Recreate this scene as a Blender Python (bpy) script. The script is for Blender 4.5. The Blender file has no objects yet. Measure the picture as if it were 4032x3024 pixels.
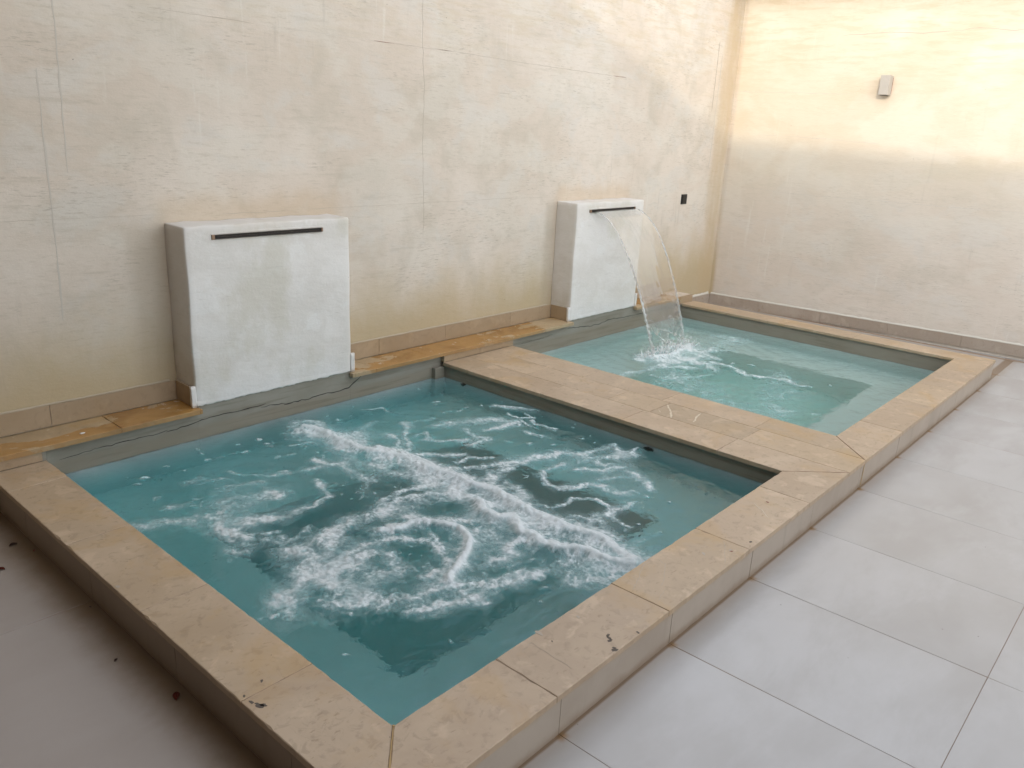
import bpy, bmesh, math, random
import numpy as np
from mathutils import Vector, Matrix
random.seed(7)
SC = bpy.context.scene
COL = SC.collection
R = math.radians

# ------------------------------------------------------------------ camera
CX, CY, CZ = -1.58297, -3.84864, 1.49394
YAW, PITCH, ROLL, FPX = 0.86052, -0.31084, 0.05193, 3173.30776
fw = Vector((math.sin(YAW)*math.cos(PITCH), math.cos(YAW)*math.cos(PITCH), math.sin(PITCH)))
rt = Vector((math.cos(YAW), -math.sin(YAW), 0)); up = rt.cross(fw)
rr = rt*math.cos(ROLL)+up*math.sin(ROLL); uu = -rt*math.sin(ROLL)+up*math.cos(ROLL)
cam = bpy.data.objects.new('camera', bpy.data.cameras.new('camera'))
COL.objects.link(cam)
cam.matrix_world = Matrix(((rr.x, uu.x, -fw.x, CX), (rr.y, uu.y, -fw.y, CY), (rr.z, uu.z, -fw.z, CZ), (0, 0, 0, 1)))
cam.data.sensor_fit = 'HORIZONTAL'; cam.data.sensor_width = 36; cam.data.lens = FPX/4032*36
cam.data.clip_start = .05; cam.data.clip_end = 500
SC.camera = cam

# ------------------------------------------------------------------ light
SUN = Vector((-1, -.46, .335)).normalized()          # towards the sun
EL = math.asin(SUN.z)
world = bpy.data.worlds.new('World'); SC.world = world; world.use_nodes = True
wn = world.node_tree; wn.nodes.clear()
sky = wn.nodes.new('ShaderNodeTexSky'); sky.sky_type = 'NISHITA'; sky.sun_disc = False
sky.sun_elevation = EL; sky.sun_rotation = math.atan2(SUN.x, SUN.y)
sky.air_density = 1.0; sky.dust_density = .15; sky.ozone_density = 1.0
hs = wn.nodes.new('ShaderNodeHueSaturation'); hs.inputs['Saturation'].default_value = .20
bg = wn.nodes.new('ShaderNodeBackground'); bg.inputs['Strength'].default_value = .15
wo = wn.nodes.new('ShaderNodeOutputWorld')
wn.links.new(sky.outputs[0], hs.inputs['Color']); wn.links.new(hs.outputs[0], bg.inputs['Color']); wn.links.new(bg.outputs[0], wo.inputs['Surface'])
sl = bpy.data.lights.new('sun', 'SUN'); sl.energy = .35; sl.angle = R(1.5); sl.color = (1, .86, .66)
so = bpy.data.objects.new('sun', sl); COL.objects.link(so); so.rotation_euler = SUN.to_track_quat('Z', 'Y').to_euler()
SC.view_settings.view_transform = 'Standard'; SC.view_settings.look = 'None'
SC.view_settings.exposure = 2.14; SC.view_settings.gamma = 1
SC.view_settings.use_curve_mapping = False
SC.cycles.use_denoising = True
SC.cycles.max_bounces = 11; SC.cycles.transmission_bounces = 9; SC.cycles.transparent_max_bounces = 12
SC.cycles.diffuse_bounces = 4; SC.cycles.volume_bounces = 0; SC.cycles.sample_clamp_indirect = 6
SC.cycles.caustics_refractive = True; SC.cycles.caustics_reflective = False

# ------------------------------------------------------------------ shader helper
class G:
    def __init__(s, name):
        s.m = bpy.data.materials.new(name); s.m.use_nodes = True
        s.t = s.m.node_tree; s.t.nodes.clear(); s.L = s.t.links.new
        s.out = s.t.nodes.new('ShaderNodeOutputMaterial')
        s.geo = s.t.nodes.new('ShaderNodeNewGeometry')
        s.P = s.geo.outputs['Position']
    def set(s, sock, v):
        if isinstance(v, bpy.types.NodeSocket): s.L(v, sock)
        elif isinstance(v, tuple) and len(v) == 3 and sock.type == 'RGBA': sock.default_value = (*v, 1)
        else: sock.default_value = v
    def n(s, t, **k):
        nd = s.t.nodes.new(t)
        for a, v in k.items(): setattr(nd, a, v)
        return nd
    def m_(s, op, a, b=0.0, c=None, clamp=False):
        nd = s.n('ShaderNodeMath', operation=op, use_clamp=clamp)
        s.set(nd.inputs[0], a); s.set(nd.inputs[1], b)
        if c is not None: s.set(nd.inputs[2], c)
        return nd.outputs[0]
    def mul(s, a, b): return s.m_('MULTIPLY', a, b)
    def add(s, a, b): return s.m_('ADD', a, b)
    def sub(s, a, b): return s.m_('SUBTRACT', a, b)
    def sm(s, x, a, b, lo=0.0, hi=1.0):
        nd = s.n('ShaderNodeMapRange', interpolation_type='SMOOTHSTEP')
        if a > b: a, b, lo, hi = b, a, hi, lo
        s.set(nd.inputs[0], x)
        for i, v in zip((1, 2, 3, 4), (a, b, lo, hi)): s.set(nd.inputs[i], v)
        return nd.outputs[0]
    def vec(s, sc=(1, 1, 1), off=None, src=None):
        nd = s.n('ShaderNodeVectorMath', operation='MULTIPLY'); s.set(nd.inputs[0], src or s.P); nd.inputs[1].default_value = sc
        o = nd.outputs[0]
        if off is not None:
            a = s.n('ShaderNodeVectorMath', operation='ADD'); s.L(o, a.inputs[0])
            if isinstance(off, tuple): a.inputs[1].default_value = off
            else: s.L(off, a.inputs[1])
            o = a.outputs[0]
        return o
    def noise(s, v, scale=1.0, det=4.0, rough=.55, dist=0.0, col=False):
        nd = s.n('ShaderNodeTexNoise'); s.set(nd.inputs['Vector'], v)
        nd.inputs['Scale'].default_value = scale; nd.inputs['Detail'].default_value = det
        nd.inputs['Roughness'].default_value = rough; nd.inputs['Distortion'].default_value = dist
        return nd.outputs['Color' if col else 'Fac']
    def vor(s, v, scale, feat='F1'):
        nd = s.n('ShaderNodeTexVoronoi', feature=feat); s.set(nd.inputs['Vector'], v); nd.inputs['Scale'].default_value = scale
        return nd.outputs['Distance']
    def mix(s, f, a, b, bt='MIX'):
        nd = s.n('ShaderNodeMix', data_type='RGBA', blend_type=bt)
        s.set(nd.inputs[0], f); s.set(nd.inputs[6], a); s.set(nd.inputs[7], b)
        return nd.outputs[2]
    def xyz(s, v=None):
        nd = s.n('ShaderNodeSeparateXYZ'); s.set(nd.inputs[0], v or s.P); return nd.outputs
    def rnd(s): return s.n('ShaderNodeObjectInfo').outputs['Random']
    def bump(s, h, strength=.3, dist=.002, nrm=None):
        nd = s.n('ShaderNodeBump'); nd.inputs['Strength'].default_value = strength; nd.inputs['Distance'].default_value = dist
        s.set(nd.inputs['Height'], h)
        if nrm is not None: s.L(nrm, nd.inputs['Normal'])
        return nd.outputs[0]
    def pbr(s, col, rough=.7, nrm=None, spec=.5, **k):
        nd = s.n('ShaderNodeBsdfPrincipled'); s.set(nd.inputs['Base Color'], col); s.set(nd.inputs['Roughness'], rough)
        s.set(nd.inputs['Specular IOR Level'], spec)
        if nrm is not None: s.L(nrm, nd.inputs['Normal'])
        for a, v in k.items(): s.set(nd.inputs[a.replace('_', ' ')], v)
        return nd.outputs[0]
    def done(s, sh): s.L(sh, s.out.inputs['Surface']); return s.m

def flat(name, col, rough=.6, spec=.5, metal=0.0, nscale=30, nfac=.15):
    g = G(name); nz = g.noise(g.P, nscale, 3)
    c = g.mix(g.mul(nz, nfac*2), col, tuple(q*.6 for q in col))
    return g.done(g.pbr(c, rough, g.bump(nz, .2, .001), spec, Metallic=metal))

def box_mask(g, x, z, x0, x1, z0, z1, s):
    """soft mask that is 1 inside x0..x1, z0..z1"""
    a = g.mul(g.sm(x, x0-s, x0+s), g.sm(x, x1+s, x1-s)); b = g.mul(g.sm(z, z0-s, z0+s), g.sm(z, z1+s, z1-s))
    return g.mul(a, b)

def plaster_wall():
    g = G('cream_plaster'); x, y, z = g.xyz()[:3]
    warp = g.vec((1, 1, 1), g.vec((.22, .22, .22), src=g.noise(g.P, 1.3, 4, .6, col=True)))
    n1 = g.noise(warp, .9, 5, .6); n2 = g.noise(g.vec((1, 1, 1), (7, 3, 1)), 2.6, 8, .62, .6)
    base = g.mix(g.sm(n1, .35, .65), (.635, .545, .455), (.705, .628, .545))
    base = g.mix(g.mul(g.sm(n2, .45, .7), .6), base, (.53, .47, .385))
    # trowelled patches with fairly crisp lower edges
    n3 = g.noise(g.vec((1.2, 1.2, 2.2), (3, 11, 5)), 1.5, 10, .55, .3)
    base = g.mix(g.mul(g.sm(n3, .50, .58), .40), base, (.69, .64, .56))
    n4 = g.noise(g.vec((1.3, 1.3, 2.0), (13, 1, 25)), 1.9, 9, .6, .4)
    base = g.mix(g.mul(g.sm(n4, .52, .62), .4), base, (.635, .60, .55))
    # long horizontal smears, hair-thin trowel marks, vertical runs
    h1 = g.noise(g.vec((1.3, 1.3, 11)), 2.2, 10, .68, .25)
    base = g.mix(g.mul(g.sm(h1, .53, .72), .40), base, (.48, .42, .335))
    h2 = g.noise(g.vec((5, 5, 60)), 1.6, 6, .65)
    hm = g.sm(g.noise(g.P, 1.7, 4), .45, .62)
    base = g.mix(g.mul(g.mul(g.sm(h2, .60, .72), hm), .55), base, (.36, .31, .25))
    h4 = g.noise(g.vec((13, 13, 95), (2, 4, 6)), 1.3, 5, .7)
    hm4 = g.sm(g.noise(g.vec((1, 1, 1.6), (9, 2, 4)), 2.3, 6, .62), .47, .60)
    base = g.mix(g.mul(g.mul(g.sm(h4, .54, .66), hm4), .62), base, (.42, .36, .29))
    h5 = g.noise(g.vec((6, 6, 30), (1, 1, 6)), 1.9, 8, .7)
    base = g.mix(g.mul(g.sm(h5, .52, .66), .42), base, (.53, .46, .37))
    v1 = g.noise(g.vec((9, 9, .9)), 2.0, 6, .6)
    vm = g.sm(g.noise(g.vec((1, 1, 1), (5, 5, 5)), 1.1, 3), .48, .62)
    base = g.mix(g.mul(g.mul(g.sm(v1, .56, .72), vm), .4), base, (.42, .37, .31))
    v2 = g.noise(g.vec((14, 14, .8), (3, 3, 3)), 2.0, 4, .6)
    base = g.mix(g.mul(g.mul(g.sm(v2, .58, .70), g.sm(g.noise(g.P, 1.4, 3), .5, .62)), .45), base, (.74, .70, .63))
    # ochre tide mark above the skirting and above the fountain blocks, damp corner
    ragged = g.add(z, g.mul(g.sub(g.noise(g.vec((1.6, 1.6, 1)), 2.2, 6, .6), .5), .55))
    base = g.mix(g.mul(g.mul(g.sm(ragged, .70, .14), .85), g.sm(y, -.06, -.01)), base, (.50, .395, .235))
    zz = g.add(z, g.mul(g.sub(g.noise(g.vec((3, 3, 1)), 2.0, 5, .6), .5), .22))
    halo = g.m_('MAXIMUM', box_mask(g, x, zz, .22, 1.28, .5, 1.07, .055), box_mask(g, x, zz, 3.28, 4.27, .5, 1.06, .05))
    base = g.mix(g.mul(halo, .42), base, (.55, .42, .28))
    side = g.m_('MAXIMUM', box_mask(g, x, z, .08, .26, -.1, .96, .05), box_mask(g, x, z, 3.18, 3.3, -.1, .96, .04))
    base = g.mix(g.mul(side, .4), base, (.42, .34, .24))
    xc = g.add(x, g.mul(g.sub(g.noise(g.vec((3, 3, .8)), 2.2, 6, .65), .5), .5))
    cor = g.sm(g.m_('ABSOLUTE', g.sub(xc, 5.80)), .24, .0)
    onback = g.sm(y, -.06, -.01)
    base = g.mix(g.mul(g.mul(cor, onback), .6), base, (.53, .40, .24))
    # side wall: sunlight's yellow painted into its upper part, then plaster patches
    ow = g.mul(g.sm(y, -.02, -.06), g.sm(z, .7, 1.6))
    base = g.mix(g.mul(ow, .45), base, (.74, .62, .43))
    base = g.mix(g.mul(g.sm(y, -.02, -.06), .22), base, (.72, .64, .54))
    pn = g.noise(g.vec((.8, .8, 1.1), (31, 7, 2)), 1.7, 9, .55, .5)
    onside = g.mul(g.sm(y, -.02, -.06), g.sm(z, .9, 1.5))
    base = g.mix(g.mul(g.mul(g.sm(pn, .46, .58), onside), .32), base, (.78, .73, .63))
    pn2 = g.noise(g.vec((.9, .9, 1.4), (3, 17, 8)), 2.1, 8, .55, .5)
    base = g.mix(g.mul(g.mul(g.sm(pn2, .50, .62), onside), .3), base, (.62, .53, .38))
    h3 = g.noise(g.vec((1.2, 1.2, 9), (1, 5, 9)), 2.4, 9, .65, .25)
    base = g.mix(g.mul(g.mul(g.sm(z, 1.5, 2.5), g.sm(h3, .46, .62)), .4), base, (.56, .45, .29))
    spk = g.sm(g.vor(g.P, 7), .022, .012)
    base = g.mix(g.mul(spk, .75), base, (.10, .08, .06))
    hb = g.add(g.noise(g.vec((1, 1, 3)), 14, 8, .65), g.mul(g.noise(g.P, 90, 3), .25))
    return g.done(g.pbr(base, .88, g.bump(g.add(hb, g.mul(n3, 1.5)), .5, .004), .25))

def block_plaster():
    g = G('white_plaster'); x, y, z = g.xyz()[:3]
    n1 = g.noise(g.vec((1, 1, 1.5)), 3.2, 7, .6, .4)
    c = g.mix(g.sm(n1, .35, .65), (.72, .685, .64), (.79, .76, .725))
    n2 = g.noise(g.vec((1, 1, 1.2), (4, 4, 4)), 4.5, 6, .6, .3)
    c = g.mix(g.mul(g.sm(n2, .55, .63), .5), c, (.82, .805, .78))
    n3 = g.noise(g.vec((1, 1, .6), (9, 2, 4)), 2.6, 5, .6)
    c = g.mix(g.mul(g.sm(n3, .50, .64), .42), c, (.56, .52, .41))
    h = g.noise(g.vec((4, 4, 40)), 2.2, 6, .66)
    c = g.mix(g.mul(g.sm(h, .60, .74), .3), c, (.40, .37, .33))
    c = g.mix(g.mul(g.sm(z, .22, .08), .35), c, (.74, .735, .73))
    # rusty dribble and wash at the top of the face
    c = g.mix(g.mul(g.mul(g.sm(z, .88, .94), g.sm(n1, .4, .6)), .35), c, (.60, .53, .44))
    # left-facing cheeks browner
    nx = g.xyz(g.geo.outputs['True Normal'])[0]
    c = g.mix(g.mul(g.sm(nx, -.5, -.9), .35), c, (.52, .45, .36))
    spk = g.sm(g.vor(g.P, 9), .02, .010)
    c = g.mix(g.mul(spk, .6), c, (.2, .18, .15))
    b = g.add(g.noise(g.vec((1, 1, 2.5)), 11, 8, .62), g.mul(g.noise(g.P, 70, 3), .3))
    return g.done(g.pbr(c, .85, g.bump(b, .55, .006), .3))

def marble(name, a, b, stain=.35, wet=0.0, vein=.25, dirt=(.34, .25, .16)):
    g = G(name); rnd = g.rnd(); x, y, z = g.xyz()[:3]
    off = g.n('ShaderNodeCombineXYZ'); g.L(g.mul(rnd, 37.0), off.inputs[0]); g.L(g.mul(rnd, 91.0), off.inputs[1])
    v = g.vec((1, 1, 1), off.outputs[0])
    n1 = g.noise(v, 3.5, 6, .6, .6)
    c = g.mix(g.sm(n1, .3, .7), a, b)
    c = g.mix(g.mul(g.sub(rnd, .5), .5), c, tuple(q*.72 for q in a))
    # clasts and brown fossil flecks
    n2 = g.noise(v, 27, 5, .6, .6)
    c = g.mix(g.mul(g.sm(n2, .52, .66), .42), c, tuple(q*.72 for q in a))
    n2b = g.noise(g.vec((1, 2.4, 1), off.outputs[0]), 24, 4, .6, .5)
    c = g.mix(g.mul(g.sm(n2b, .62, .70), .55), c, (.30, .21, .13))
    n3 = g.noise(g.vec((1, 1, 1), (8, 3, 2), src=v), 9, 6, .6, .4)
    c = g.mix(g.mul(g.sm(n3, .55, .66), .5), c, tuple(min(1, q*1.2) for q in b))
    # hairline veins
    n4 = g.noise(g.vec((1, 1, 1), (3, 7, 1), src=v), 4.5, 3, .5, 1.6)
    vl = g.sm(g.m_('ABSOLUTE', g.sub(n4, .5)), .006, .0)
    vm = g.sm(g.noise(v, 6, 2), .45, .6)
    c = g.mix(g.mul(g.mul(vl, vm), vein*2), c, (.26, .19, .13))
    n5 = g.noise(g.vec((1, 1, 1), (1, 17, 1), src=v), 3.4, 3, .5, 1.4)
    c = g.mix(g.mul(g.mul(g.sm(g.m_('ABSOLUTE', g.sub(n5, .5)), .005, .0), g.sm(g.noise(v, 2.2, 2), .55, .65)), vein), c, (.74, .64, .5))
    # ochre iron stain
    n6 = g.noise(g.vec((1, 1, 1), (5, 5, 5)), 3.0, 6, .62, .3)
    st = g.sm(n6, .50, .66)
    c = g.mix(g.mul(st, stain), c, (.50, .30, .10))
    pit = g.sm(g.vor(v, 26), .055, .03)
    c = g.mix(g.mul(g.mul(pit, g.sm(g.noise(v, 5, 2), .5, .6)), .85), c, (.09, .07, .05))
    rough = .42
    if wet:
        n7 = g.noise(g.vec((1, 1.6, 1), (2, 9, 5)), 2.6, 7, .58, .5)
        w = g.sm(n7, .43, .50)
        c = g.mix(g.mul(w, .75), c, (.44, .21, .035))
        c = g.mix(g.mul(g.mul(w, g.sm(n6, .45, .6)), .45), c, (.20, .095, .022))
        tip = g.sm(g.noise(g.vec((1, 1, 1), (6, 1, 2)), 14, 3), .66, .72)
        c = g.mix(g.mul(tip, .6), c, (.75, .68, .55))
        rough = g.sm(w, 0.0, 1.0, .45, .12)
    else:
        rough = g.sm(n1, .3, .7, .36, .52)
    # vertical faces are dustier and greyer-brown
    nz = g.m_('ABSOLUTE', g.xyz(g.geo.outputs['True Normal'])[2])
    c = g.mix(g.mul(g.sm(nz, .6, .2), .35), c, dirt)
    b_ = g.add(g.mul(n2, .5), g.mul(g.noise(g.P, 120, 3), .3))
    return g.done(g.pbr(c, rough, g.bump(b_, .18, .0015), .5))

def riser_mat():
    g = G('kerb_stone'); rnd = g.rnd(); x, y, z = g.xyz()[:3]
    n = g.noise(g.P, 3, 6, .6, .3)
    c = g.mix(g.sm(n, .3, .7), (.385, .315, .25), (.46, .39, .32))
    c = g.mix(g.mul(rnd, .25), c, (.33, .285, .24))
    n2 = g.noise(g.vec((6, 6, .8)), 2, 5)
    c = g.mix(g.mul(g.sm(n2, .56, .7), .3), c, (.28, .23, .18))
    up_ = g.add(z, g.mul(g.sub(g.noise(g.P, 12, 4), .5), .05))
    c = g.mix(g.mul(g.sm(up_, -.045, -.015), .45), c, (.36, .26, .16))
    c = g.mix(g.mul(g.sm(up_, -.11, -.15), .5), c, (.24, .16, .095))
    c = g.mix(g.mul(g.sm(x, -.6, -.66), .6), c, (.25, .18, .12))  # left kerb face browned: its poor light is mixed into the colour
    return g.done(g.pbr(c, .5, g.bump(g.noise(g.P, 60, 4), .15, .001), .4))

def deck_mat():
    g = G('porcelain_deck'); rnd = g.rnd(); x, y, z = g.xyz()[:3]
    off = g.n('ShaderNodeCombineXYZ'); g.L(g.mul(rnd, 53.0), off.inputs[0]); g.L(g.mul(rnd, 17.0), off.inputs[1])
    n = g.noise(g.vec((1, 1.8, 1), off.outputs[0]), 2.2, 4, .5, .2)
    c = g.mix(g.sm(n, .25, .75), (.435, .412, .395), (.495, .478, .468))
    n2 = g.noise(g.vec((1, 1.5, 1), off.outputs[0]), 9, 5, .6, .2)
    c = g.mix(g.mul(g.sm(n2, .45, .75), .10), c, (.40, .375, .35))
    n2c = g.noise(g.vec((1, 2.2, 1), off.outputs[0]), 1.4, 7, .62, .3)
    c = g.mix(g.mul(g.sm(n2c, .44, .64), .5), c, (.56, .55, .55))
    c = g.mix(g.mul(rnd, .16), c, (.40, .38, .36))
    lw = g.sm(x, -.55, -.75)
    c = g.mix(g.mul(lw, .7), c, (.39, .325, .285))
    # iron-brown dirt washed against kerb and joints; left strip also holds painted contact shade
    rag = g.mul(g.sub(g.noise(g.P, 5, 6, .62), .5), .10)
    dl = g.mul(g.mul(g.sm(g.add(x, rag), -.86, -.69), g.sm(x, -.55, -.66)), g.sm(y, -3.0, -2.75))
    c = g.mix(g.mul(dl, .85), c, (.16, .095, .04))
    dr = g.mul(g.sm(g.add(y, g.mul(rag, .5)), -2.84, -2.77), g.sm(x, -.7, -.6))
    c = g.mix(g.mul(dr, .35), c, (.33, .25, .17))
    jx = g.m_('ABSOLUTE', g.sub(g.m_('FRACT', g.m_('DIVIDE', g.sub(x, .5629-6), .6)), .5))
    jd = g.sm(g.add(jx, g.mul(rag, .06)), .490, .4995)
    c = g.mix(g.mul(g.mul(jd, g.sm(g.noise(g.P, 1.5, 3), .45, .6)), .45), c, (.36, .26, .18))
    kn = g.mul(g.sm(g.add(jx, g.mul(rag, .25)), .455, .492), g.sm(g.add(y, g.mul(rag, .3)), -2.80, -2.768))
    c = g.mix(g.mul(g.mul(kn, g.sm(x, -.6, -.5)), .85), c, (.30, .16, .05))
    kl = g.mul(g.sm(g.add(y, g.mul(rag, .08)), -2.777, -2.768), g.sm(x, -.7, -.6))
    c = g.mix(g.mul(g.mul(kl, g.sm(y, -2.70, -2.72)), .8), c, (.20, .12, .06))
    spk = g.sm(g.vor(g.P, 11), .035, .02)
    c = g.mix(g.mul(g.mul(spk, g.sm(g.noise(g.P, 3, 2), .5, .58)), .8), c, (.10, .075, .06))
    rough = .27
    return g.done(g.pbr(c, rough, g.bump(g.noise(g.P, 140, 2), .03, .0005), .5))

def basin_mat():
    g = G('pool_render'); x, y, z = g.xyz()[:3]
    wav = g.mul(g.sub(g.noise(g.vec((1, 1, .3)), 5, 4), .5), .03)
    n = g.noise(g.vec((1, 1, 3)), 4, 6, .6)
    dry = g.mix(g.sm(n, .3, .7), (.255, .235, .19), (.315, .295, .25))
    zz = g.add(z, wav)
    lev = g.sm(x, 2.2, 2.3, 0.0, .029)
    dry = g.mix(g.mul(g.sm(zz, -.02, -.05), .55), dry, (.27, .225, .165))
    h = g.noise(g.vec((1, 1, 22)), 2.2, 5)
    dry = g.mix(g.mul(g.sm(h, .52, .66), .35), dry, (.15, .12, .08))
    wet = g.mix(g.sm(g.noise(g.P, 2.2, 5), .3, .7), (.76, .72, .72), (.84, .80, .80))
    wet = g.mix(g.sm(x, 2.2, 2.3, 0, .8), wet, (.80, .86, .83))
    c = g.mix(g.sm(g.add(zz, lev), -.100, -.125), dry, wet)
    return g.done(g.pbr(c, .7, g.bump(g.noise(g.P, 25, 5), .25, .003), .4))

def water_mat(name, dens, col=(.205, .812, .822), scatter=0.0):
    g = G(name)
    gl = g.n('ShaderNodeBsdfGlass'); gl.inputs['IOR'].default_value = 1.333; gl.inputs['Roughness'].default_value = 0
    b = g.add(g.noise(g.P, 26, 3, .5, .4), g.mul(g.noise(g.P, 9, 3), 1.5))
    g.L(g.bump(b, .55, .006), gl.inputs['Normal'])
    va = g.n('ShaderNodeVolumeAbsorption'); g.set(va.inputs['Color'], col); va.inputs['Density'].default_value = dens
    sh = va.outputs[0]
    if scatter:
        vs = g.n('ShaderNodeVolumeScatter'); g.set(vs.inputs['Color'], (.55, .9, .88)); vs.inputs['Density'].default_value = scatter
        ad = g.n('ShaderNodeAddShader'); g.L(sh, ad.inputs[0]); g.L(vs.outputs[0], ad.inputs[1]); sh = ad.outputs[0]
    g.L(sh, g.out.inputs['Volume'])
    return g.done(gl.outputs[0])

def foam_mat():
    g = G('foam')
    at = g.n('ShaderNodeAttribute', attribute_name='foam').outputs['Fac']
    fine = g.noise(g.P, 150, 5, .7); med = g.noise(g.P, 55, 4, .65)
    cells = g.vor(g.vec((1, 1, 1), g.vec((.006, .006, 0), src=g.noise(g.P, 90, 2, col=True))), 120, 'DISTANCE_TO_EDGE')
    a = g.add(at, g.add(g.mul(g.sub(fine, .5), .30), g.mul(g.sub(med, .5), .34)))
    a = g.mul(g.m_('MULTIPLY', g.sub(a, .03), 1.12, clamp=True), g.sm(at, .02, .10))
    a = g.m_('MINIMUM', a, .96)
    c = g.mix(g.sm(at, .25, .9), (.52, .70, .73), (.92, .965, .99))
    tr = g.n('ShaderNodeBsdfTransparent')
    hb = g.add(g.mul(fine, .6), g.add(g.mul(g.sm(cells, 0, .2), -.4), med))
    df = g.pbr(c, .45, g.bump(hb, .5, .003), .4)
    tl = g.n('ShaderNodeBsdfTranslucent'); g.set(tl.inputs[0], (.75, .88, .88))
    mx0 = g.n('ShaderNodeMixShader'); mx0.inputs[0].default_value = .22; g.L(df, mx0.inputs[1]); g.L(tl.outputs[0], mx0.inputs[2])
    mx = g.n('ShaderNodeMixShader'); g.L(a, mx.inputs[0]); g.L(tr.outputs[0], mx.inputs[1]); g.L(mx0.outputs[0], mx.inputs[2])
    return g.done(mx.outputs[0])

def sheet_mat(name, milky=.06, rough=0.0, bsc=16, bst=.22):
    g = G(name)
    gl = g.n('ShaderNodeBsdfGlass'); gl.inputs['IOR'].default_value = 1.33; gl.inputs['Roughness'].default_value = rough
    nz = g.noise(g.vec((1, .35, .12)), bsc, 4, .55, .3)
    g.L(g.bump(nz, bst, .004), gl.inputs['Normal'])
    tr = g.n('ShaderNodeBsdfTransparent'); 
    mx1 = g.n('ShaderNodeMixShader'); mx1.inputs[0].default_value = .45; g.L(tr.outputs[0], mx1.inputs[1]); g.L(gl.outputs[0], mx1.inputs[2])
    d = g.pbr((.92, .93, .92), .4); 
    st = g.sm(g.noise(g.vec((1, .3, .06)), 22, 4, .6), .45, .75, milky*.4, milky*2.2)
    mx = g.n('ShaderNodeMixShader'); g.L(st, mx.inputs[0]); g.L(mx1.outputs[0], mx.inputs[1]); g.L(d, mx.inputs[2])
    return g.done(mx.outputs[0])

M = {}
M['wall'] = plaster_wall(); M['block'] = block_plaster()
M['marble'] = marble('beige_marble', (.445, .325, .220), (.54, .415, .295), .25, vein=.10)
M['marble_yellow'] = marble('yellowed_marble', (.45, .33, .215), (.54, .41, .285), .36, vein=.10)
M['marble_brown'] = marble('brown_marble', (.41, .305, .205), (.48, .37, .26), .15, vein=.15)
M['ledge'] = marble('stained_ledge_marble', (.42, .30, .17), (.52, .40, .25), .5, wet=1)
M['skirt'] = marble('skirting_marble', (.39, .285, .18), (.45, .34, .225), .12, vein=.15)
M['skirt_grey'] = marble('grey_skirting_marble', (.40, .335, .285), (.47, .405, .35), .03, vein=.12)
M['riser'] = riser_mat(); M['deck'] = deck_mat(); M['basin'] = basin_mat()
M['grout'] = flat('brown_grout', (.28, .20, .145), .9)
M['mortar'] = flat('pale_mortar', (.70, .66, .57), .9, nscale=20)
M['sand'] = flat('sandy_mortar', (.52, .43, .31), .9)
M['crack'] = flat('crack_shadow', (.035, .032, .028), .9)
M['hair'] = flat('hairline', (.49, .415, .335), .9)
M['hairred'] = flat('rusty_hairline', (.33, .20, .15), .9)
M['seam'] = flat('faint_seam', (.60, .545, .475), .9)
M['steel'] = flat('dark_steel', (.085, .07, .06), .3, metal=.7)
M['slot'] = flat('slot_shade', (.012, .011, .010), .6)
M['rust'] = flat('rusty_cap', (.30, .19, .12), .6)
M['black'] = flat('black_plastic', (.008, .008, .008), .35)
M['sconce'] = flat('sconce_stone', (.47, .425, .37), .7)
M['rubber'] = flat('red_gasket', (.22, .05, .03), .6)
M['leafred'] = flat('dry_leaf_red', (.22, .035, .015), .6)
M['leafbrown'] = flat('dry_leaf_brown', (.07, .03, .02), .7)
M['dark'] = flat('dark_debris', (.13, .105, .085), .8)
M['white'] = flat('white_crumb', (.85, .82, .78), .7)
M['caulk'] = flat('ochre_sealant', (.45, .30, .13), .6)
M['veinfill'] = flat('pale_vein', (.72, .63, .49), .5)
M['foam'] = foam_mat()
M['water1'] = water_mat('pool_water_deep', 1.9)
M['water2'] = water_mat('pool_water_light', .6, (.25, .88, .84))
M['sheet'] = sheet_mat('falling_water', .03)
M['rope'] = sheet_mat('falling_water_rim', .30, 0, 60, .8)
M['spray'] = sheet_mat('splash_water', 1.1, 0, 60, .8)
M['ground'] = flat('yard_concrete', (.40, .38, .35), .9, nscale=3)
M['shade'] = flat('dark_timber_front', (.11, .085, .065), .8, nscale=3)
M['outer'] = flat('roof_render', (.42, .38, .32), .9, nscale=3)

# ------------------------------------------------------------------ mesh helpers
def tag(o, label=None, cat=None, group=None, kind=None):
    if label: o['label'] = label
    if cat: o['category'] = cat
    if group: o['group'] = group
    if kind: o['kind'] = kind
    return o
def empty(name, loc, label, cat, group=None):
    o = bpy.data.objects.new(name, None); COL.objects.link(o); o.location = loc; o.empty_display_size = .05
    o.matrix_world = Matrix.Translation(loc)
    return tag(o, label, cat, group)
def link(name, me, mat, parent=None, smooth=False):
    o = bpy.data.objects.new(name, me); COL.objects.link(o)
    if mat: me.materials.append(mat)
    if smooth: me.polygons.foreach_set('use_smooth', [True]*len(me.polygons))
    if parent is not None:
        o.parent = parent
        o.matrix_parent_inverse = parent.matrix_world.inverted()
    return o
def from_bm(name, bm, mat, parent=None, smooth=False):
    bmesh.ops.recalc_face_normals(bm, faces=bm.faces)
    me = bpy.data.meshes.new(name); bm.to_mesh(me); bm.free()
    return link(name, me, mat, parent, smooth)
def bm_box(bm, x0, x1, y0, y1, z0, z1, bev=0.0):
    r = bmesh.ops.create_cube(bm, size=1)
    for v in r['verts']:
        v.co = Vector((x0+(v.co.x+.5)*(x1-x0), y0+(v.co.y+.5)*(y1-y0), z0+(v.co.z+.5)*(z1-z0)))
    if bev:
        es = list({e for v in r['verts'] for e in v.link_edges})
        bmesh.ops.bevel(bm, geom=es, offset=bev, segments=2, affect='EDGES', profile=.5)
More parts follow.
